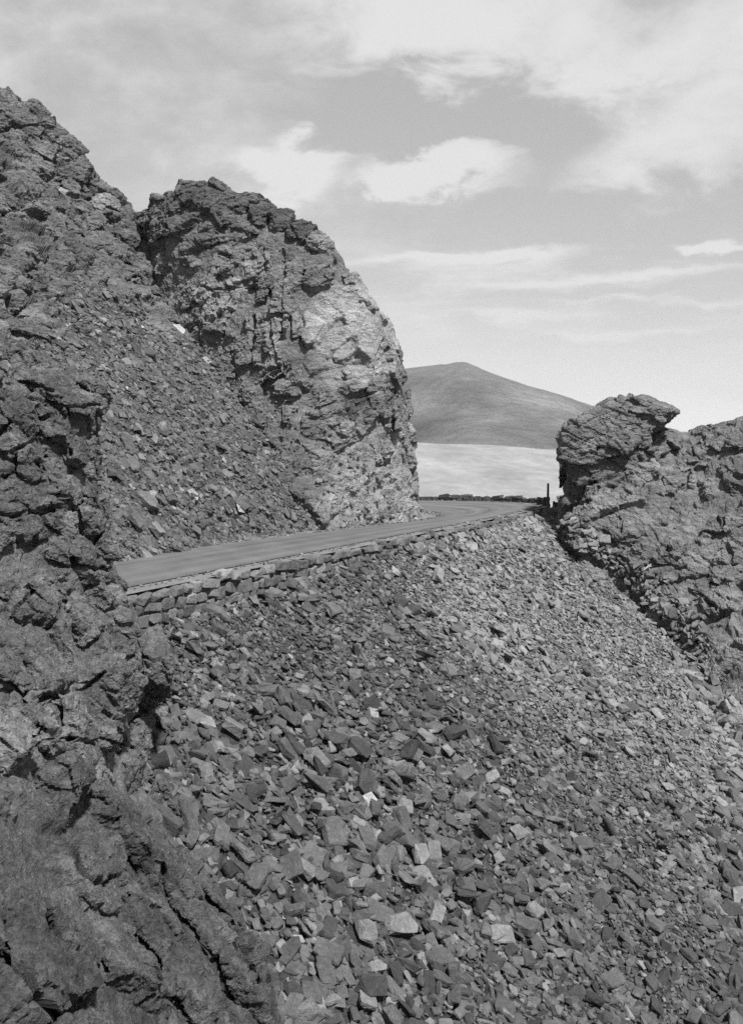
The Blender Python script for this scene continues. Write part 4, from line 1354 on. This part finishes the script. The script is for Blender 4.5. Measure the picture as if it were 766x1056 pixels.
def wall(name, label, t0, t1, courses, r, merlon=None, tone=1.0, len_rng=(.6, 1.25), thick=.55, ofs=-.32):
    a, _ = path_at(o_, LO, (t0 + t1) / 2)
    root = empty(name, (a[0], a[1], -5.6)); tag(root, label, 'stone wall')
    loc = np.array(root.location)
    Vs, Ts, ts, base = [], [], [], 0
    for ci, (z0, h) in enumerate(courses):
        t = t0 + r.uniform(0, .3)
        top = ci == len(courses) - 1
        while t < t1:
            far = sstep(t_of((-8, 37)), t_of((9, 76)), t)
            ln = r.uniform(*len_rng) * (1.15 if top else 1)
            hh = h * r.uniform(.75, 1.15)
            if not (top and merlon and (int((t - t0) / merlon) % 2)):
                c, d = path_at(o_, LO, t + ln / 2)
                n2 = np.array([d[1], -d[0]])
                V, T = stone_block(r, ln * 1.02, thick * r.uniform(.85, 1.15) * (1.12 if top else 1), hh * 1.08)
                yaw = math.atan2(d[1], d[0]) + r.normal(0, .05)
                Rz = np.array([[math.cos(yaw), -math.sin(yaw), 0], [math.sin(yaw), math.cos(yaw), 0], [0, 0, 1]]) @ rot(r.normal(0, 6), r.normal(0, 6), r.normal(0, 4))
                ctr = np.array([c[0] + n2[0] * (-ofs) , c[1] + n2[1] * (-ofs), z0 + hh / 2 + r.normal(0, .05 if top else .03)])
                W = V @ Rz.T + ctr - loc
                tn = np.full(len(W), tone * math.exp(r.normal(0, .2)) * (.95 if top else .9))
                if top and not (t > t0 + 95):
                    mesh_obj('coping_stone', W, T, MAT['wall'], root, tn)
                else:
                    Vs.append(W); Ts.append(T + base); ts.append(tn); base += len(W)
            t += ln * r.uniform(.97, 1.06)
    tt = np.linspace(t0, t1, 120); rows_ = []
    for t in tt:
        c, d = path_at(o_, LO, t); n2 = np.array([d[1], -d[0]])
        for o2, z2 in ((-.10, courses[0][0]), (-.10, courses[-1][0] + .05), (.2, courses[-1][0] + .05), (.2, courses[0][0])):
            rows_.append([c[0] + n2[0] * (-ofs - o2), c[1] + n2[1] * (-ofs - o2), z2])
    mesh_obj('mortar_core', np.array(rows_) - loc, grid_faces(120, 4), MAT['wall'], root, np.full(480, tone * .5))
    mesh_obj('masonry_cobble', np.concatenate(Vs), np.concatenate(Ts), MAT['wall'], root, np.concatenate(ts))
    return root


r_ = np.random.default_rng(77)
wall('stone_wall', 'low rough stone retaining wall along the outer edge of the road above the scree', t_of((-12.5, 27.5)), t_of((12.6, 84)), [(-6.75, .5), (-6.28, .48), (-5.82, .44), (-5.38, .36)], r_, len_rng=(.35, 1.05))
wall('stone_parapet', 'low dark crenellated stone parapet round the far outside of the bend', t_of((14.3, 89.5)), t_of((-3.5, 98)), [(-5.5, .55), (-5.1, .52), (-4.72, .32)], r_, merlon=2.6, tone=.42, len_rng=(.7, 1.1), ofs=-.1)

# ------------------------------------------------------------------ the post by the bend
base = P(564.5, 519.5, 83.5)
bm = bmesh.new()
prof = [(0, .105), (.3, .10), (1.55, .085), (1.72, .08), (1.76, .05)]
rings = []
for zz, rd in prof:
    rings.append([bm.verts.new((rd * math.cos(a * math.pi / 5), rd * math.sin(a * math.pi / 5), zz)) for a in range(10)])
for a, b in zip(rings, rings[1:]):
    for i in range(10): bm.faces.new((a[i], a[(i + 1) % 10], b[(i + 1) % 10], b[i]))
bm.faces.new(rings[-1]); bm.faces.new(rings[0][::-1])
me = bpy.data.meshes.new('marker_post'); bm.to_mesh(me); bm.free(); me.materials.append(MAT['timber'])
o = bpy.data.objects.new('marker_post', me); COL.objects.link(o); o.location = (base[0], base[1], base[2] - .15); o.rotation_euler = (0, math.radians(1.0), 0)
tag(o, 'thin dark timber post standing at the end of the roadside wall by the outcrop', 'post')
# ------------------------------------------------------------------ terrain to the horizon, far mountain
nr, na = 260, 360
rad = np.geomspace(4, 12500, nr); ang = np.linspace(0, 2 * math.pi, na)
Rr, A = np.meshgrid(rad, ang, indexing='ij')
X = Rr * np.sin(A); Y = Rr * np.cos(A)
p = np.column_stack([X.ravel(), Y.ravel(), np.zeros(X.size)])
x, y = p[:, 0], p[:, 1]; r0 = np.hypot(x, y)
s = (x - W0[0]) * NRM[0] + (y - W0[1]) * NRM[1]
near = np.clip(-9.0 - .62 * s, -46, -9)
near = np.where(y > 92, near - (y - 92) * .5, near); near = np.maximum(near, -62)
a_ = x / np.maximum(y, 1)
ridge = np.clip(1.0 - 93 * (a_ - .095) + 1.0, -40, 40)
far = np.where(r0 < 2000, -62 + (ridge + 62) * sstep(330, 2150, r0) * 1.0 + 0, ridge * np.exp(-(r0 - 2000) / 900) - 60 * sstep(2000, 3400, r0))
far = np.where(y < 0, -62, far)
zt = near + (far - near) * sstep(130, 330, r0) + fbm(p, 130, 3, 409) * 5 * sstep(1200, 1900, r0) + fbm(p, 260, 3, 401) * 5 * sstep(200, 700, r0)
V = np.column_stack([x, y, zt])
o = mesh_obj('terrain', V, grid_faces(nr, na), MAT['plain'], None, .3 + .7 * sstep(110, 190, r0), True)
if o.data.polygons[len(o.data.polygons) // 2].normal.z < 0: o.data.flip_normals()
tag(o, kind='structure')

sky = [(-500, 470), (-100, 455), (150, 430), (300, 402), (400, 385), (420, 382), (450, 378.5), (464, 377.2), (474, 375.3), (483, 376), (492, 379.8), (506, 385.6), (540, 397.5), (580, 409), (610, 419), (650, 432), (700, 446), (740, 456), (900, 480)]
crest = np.array([P(a, b, 5200 + 250 * math.sin(a * .02)) for a, b in sky])
rowsM = [crest + np.array([0, 2500, -420]), crest + np.array([0, 500, -25]), crest]
for fr, zf in ((.3, .66), (.62, .34), (1.0, .04)):
    rw = crest.copy(); rw[:, 1] -= 2100 * fr; rw[:, 0] *= rw[:, 1] / crest[:, 1]
    rw[:, 2] = np.maximum(crest[:, 2], 0) * zf - 60 * fr
    rowsM.append(rw)
G = loft(np.array(rowsM), 240, 420)
p = G.reshape(-1, 3)
fr = np.repeat(np.linspace(0, 5, 240), 420)
dz = (fbm(p * np.array([1, .5, 0]), 420, 5, 433) * 34) * sstep(2.0, 2.7, fr) + fbm(p, 60, 3, 437) * 2.2
V = p.copy(); V[:, 2] += dz
tn = 1 + 1.5 * np.clip(fbm(p * np.array([1, .35, 2.5]), 520, 5, 441), -.6, .9) * sstep(2.0, 2.6, fr)
o = mesh_obj('mountain', V, grid_faces(240, 420), MAT['mountain'], None, tn, True)
if np.mean([o.data.polygons[i].normal.z for i in range(40000, 90000, 1000)]) < 0: o.data.flip_normals()
tag(o, kind='structure')

# ------------------------------------------------------------------ the air
lo = min((o.matrix_world @ Vector(c)).z for o in SC.objects if o.type == 'MESH' and o.parent is None for c in o.bound_box) - 1
hi = max((o.matrix_world @ Vector(c)).z for o in SC.objects if o.type == 'MESH' and o.parent is None for c in o.bound_box) + 5
b_ = 13000.0
hv_ = [(x_, y_, z_) for x_ in (-b_, b_) for y_ in (-b_, b_) for z_ in (lo, hi)]
hm = bpy.data.materials.new('haze_air'); hm.use_nodes = True
hn = hm.node_tree; hn.nodes.remove(hn.nodes['Principled BSDF'])
pv = hn.nodes.new('ShaderNodeVolumePrincipled'); pv.inputs['Color'].default_value = (.9, .9, .9, 1); pv.inputs['Density'].default_value = 4.6e-5
hn.links.new(pv.outputs[0], hn.nodes['Material Output'].inputs['Volume'])
tag(mesh_obj('haze', hv_, [(0, 1, 3, 2), (4, 6, 7, 5), (0, 4, 5, 1), (2, 3, 7, 6), (0, 2, 6, 4), (1, 5, 7, 3)], hm), kind='stuff')

# ------------------------------------------------------------------ light: bright broken cloud, soft sun from high right, slightly behind the viewpoint
SUN_EL, SUN_AZ = 54, 153          # azimuth clockwise from the viewing direction
sd = bpy.data.lights.new('sun', 'SUN'); sd.energy = 4.4; sd.angle = math.radians(4); sd.color = (1, 1, 1)
so = bpy.data.objects.new('sun', sd); COL.objects.link(so)
v = Vector((math.sin(math.radians(SUN_AZ)) * math.cos(math.radians(SUN_EL)), math.cos(math.radians(SUN_AZ)) * math.cos(math.radians(SUN_EL)), math.sin(math.radians(SUN_EL))))
so.rotation_euler = (-v).to_track_quat('-Z', 'Y').to_euler(); so.location = (60, -20, 80)

w = bpy.data.worlds.new('World'); SC.world = w; w.use_nodes = True
nt = w.node_tree; bg = nt.nodes['Background']
st = nt.nodes.new('ShaderNodeTexSky'); st.sky_type = 'NISHITA'; st.sun_disc = False
st.sun_elevation = math.radians(SUN_EL); st.sun_rotation = math.radians(SUN_AZ); st.altitude = 3500
bw = nt.nodes.new('ShaderNodeRGBToBW'); nt.links.new(st.outputs[0], bw.inputs[0])
tc = nt.nodes.new('ShaderNodeTexCoord'); sp = nt.nodes.new('ShaderNodeSeparateXYZ'); nt.links.new(tc.outputs['Generated'], sp.inputs[0])
X_, Y_, Z_ = sp.outputs
az = mth(nt, 'ARCTAN2', X_, Y_)
hl = mth(nt, 'SQRT', mth(nt, 'ADD', mth(nt, 'MULTIPLY', X_, X_), mth(nt, 'MULTIPLY', Y_, Y_)))
el = mth(nt, 'ARCTAN2', Z_, hl)
# clouds live on the sky sphere, in azimuth and elevation; noise ragged in 3-D direction space
def dirv(sx, sz, rot_=0):
    mp = nt.nodes.new('ShaderNodeMapping'); mp.inputs['Scale'].default_value = (sx, sx, sz); nt.links.new(tc.outputs['Generated'], mp.inputs['Vector']); return mp.outputs['Vector']
n1 = ntex(nt, dirv(1, 1.6), 5.0, 7, .58, .3)
n2 = ntex(nt, dirv(1, 2.2), 13.0, 7, .6, .4)
n3 = ntex(nt, dirv(1, 6.0), 7.0, 7, .6, .5)
wx = mth(nt, 'MULTIPLY', mth(nt, 'SUBTRACT', n1, .5), .11); wz = mth(nt, 'MULTIPLY', mth(nt, 'SUBTRACT', n2, .5), .10)
azt = mth(nt, 'ADD', az, mth(nt, 'MULTIPLY', wz, .9)); elt = mth(nt, 'ADD', el, mth(nt, 'MULTIPLY', wz, .35))
azl = mth(nt, 'ADD', mth(nt, 'ADD', az, wx), wz); ell = mth(nt, 'ADD', mth(nt, 'ADD', el, mth(nt, 'MULTIPLY', wz, 1.0)), mth(nt, 'MULTIPLY', wx, -.35))


def blob(px, py, rx, ry, turn=0, hard=1.0):
    azw, elw = (azt, elt) if ry < 20 else (azl, ell)
    a0 = math.atan((px - HX) / F); e0 = math.atan((HY - py) / F * math.cos(a0))
    c, s_ = math.cos(math.radians(turn)), math.sin(math.radians(turn))
    da = mth(nt, 'SUBTRACT', azw, a0); de = mth(nt, 'SUBTRACT', elw, e0)
    u_ = mth(nt, 'DIVIDE', mth(nt, 'ADD', mth(nt, 'MULTIPLY', da, c), mth(nt, 'MULTIPLY', de, s_)), rx / F)
    v_ = mth(nt, 'DIVIDE', mth(nt, 'SUBTRACT', mth(nt, 'MULTIPLY', de, c), mth(nt, 'MULTIPLY', da, s_)), ry / F)
    rr2 = mth(nt, 'ADD', mth(nt, 'MULTIPLY', u_, u_), mth(nt, 'MULTIPLY', v_, v_))
    return mth(nt, 'POWER', 2.718, mth(nt, 'MULTIPLY', mth(nt, 'POWER', rr2, hard), -1.0))


cl = mth(nt, 'MULTIPLY', mth(nt, 'SUBTRACT', n1, .40), 1.0)
for args, amp in (
    ((60, 60, 330, 170, 0, 1.2), .30), ((520, 25, 170, 70, -5, 1.6), .66), ((722, 105, 165, 85, 32, 1.7), .56),
    ((292, 178, 54, 29, 4, 2.0), .95), ((448, 182, 80, 24, 0, 2.2), .85), ((250, 240, 150, 50, 0, 1.2), .22),
    ((490, 264, 110, 6, 2, 1.4), .85), ((470, 280, 95, 16, 3, 1.3), .35), ((740, 254, 44, 5, 0, 1.4), .9), ((590, 335, 330, 66, 0, 2.2), .10),
    ((560, 392, 80, 11, 0, 1.4), .35), ((752, 392, 46, 24, 0, 1.5), .42), ((690, 310, 110, 5, -2, 1.3), .5), ((610, 288, 140, 5, 2, 1.3), .5), ((640, 345, 100, 6, 1, 1.3), .45), ((520, 325, 90, 5, -2, 1.3), .4), ((600, 303, 130, 4, 1, 1.3), -.3), ((560, 352, 110, 5, 0, 1.3), -.25),
    ((510, 128, 150, 42, 0, 1.4), -.34), ((400, 120, 70, 40, 0, 1.5), -.2), ((640, 218, 150, 26, 0, 1.7), -.28), ((666, 14, 34, 34, 30, 1.2), -.3), ((610, 130, 60, 40, 40, 1.4), -.25),
    ((640, 425, 160, 20, 0, 1.5), -.10),
):
    cl = mth(nt, 'ADD', cl, mth(nt, 'MULTIPLY', blob(*args), amp))
n4 = ntex(nt, dirv(1, 1.5), 34.0, 6, .62, .3)
cl = mth(nt, 'ADD', cl, mth(nt, 'MULTIPLY', mth(nt, 'SUBTRACT', n2, .5), .70))
cl = mth(nt, 'ADD', cl, mth(nt, 'MULTIPLY', mth(nt, 'SUBTRACT', n4, .5), .42))
low = mth(nt, 'SUBTRACT', 1.0, remap(nt, el, .16, .24, 0, 1), clamp=True)
cl = mth(nt, 'ADD', cl, mth(nt, 'MULTIPLY', mth(nt, 'MULTIPLY', mth(nt, 'SUBTRACT', n3, .5), low), 1.6))
cf = nt.nodes.new('ShaderNodeMapRange'); cf.interpolation_type = 'SMOOTHSTEP'
cf.inputs[1].default_value = .05; cf.inputs[2].default_value = .90; cf.inputs[3].default_value = 0; cf.inputs[4].default_value = 1
nt.links.new(cl, cf.inputs[0])
# clear sky through gaps (Nishita, as grey) and the white of the cloud, both before the background strength
clear = mth(nt, 'ADD', mth(nt, 'MULTIPLY', bw.outputs[0], .45), 2.15)
val = mth(nt, 'ADD', mth(nt, 'MULTIPLY', clear, mth(nt, 'SUBTRACT', 1.0, cf.outputs[0])), mth(nt, 'MULTIPLY', cf.outputs[0], 4.9))
cc = nt.nodes.new('ShaderNodeCombineColor')
for k in range(3): nt.links.new(val, cc.inputs[k])
nt.links.new(cc.outputs[0], bg.inputs['Color']); bg.inputs['Strength'].default_value = .09

# ------------------------------------------------------------------ camera
cd = bpy.data.cameras.new('camera'); cam = bpy.data.objects.new('camera', cd); COL.objects.link(cam)
cam.location = (0, 0, 0); cam.rotation_euler = (math.radians(90), 0, 0)
cd.sensor_fit = 'VERTICAL'; cd.sensor_height = 24; cd.lens = 24 * F / 1056
cd.shift_y = -(528 - HY) / 1056
cd.clip_start = .1; cd.clip_end = 120000
SC.camera = cam
SC.view_settings.view_transform = 'Standard'; SC.view_settings.look = 'None'; SC.view_settings.gamma = 1
SC.view_settings.exposure = .8; SC.view_settings.use_curve_mapping = False
SC.cycles.max_bounces = 4; SC.cycles.diffuse_bounces = 1; SC.cycles.use_denoising = False
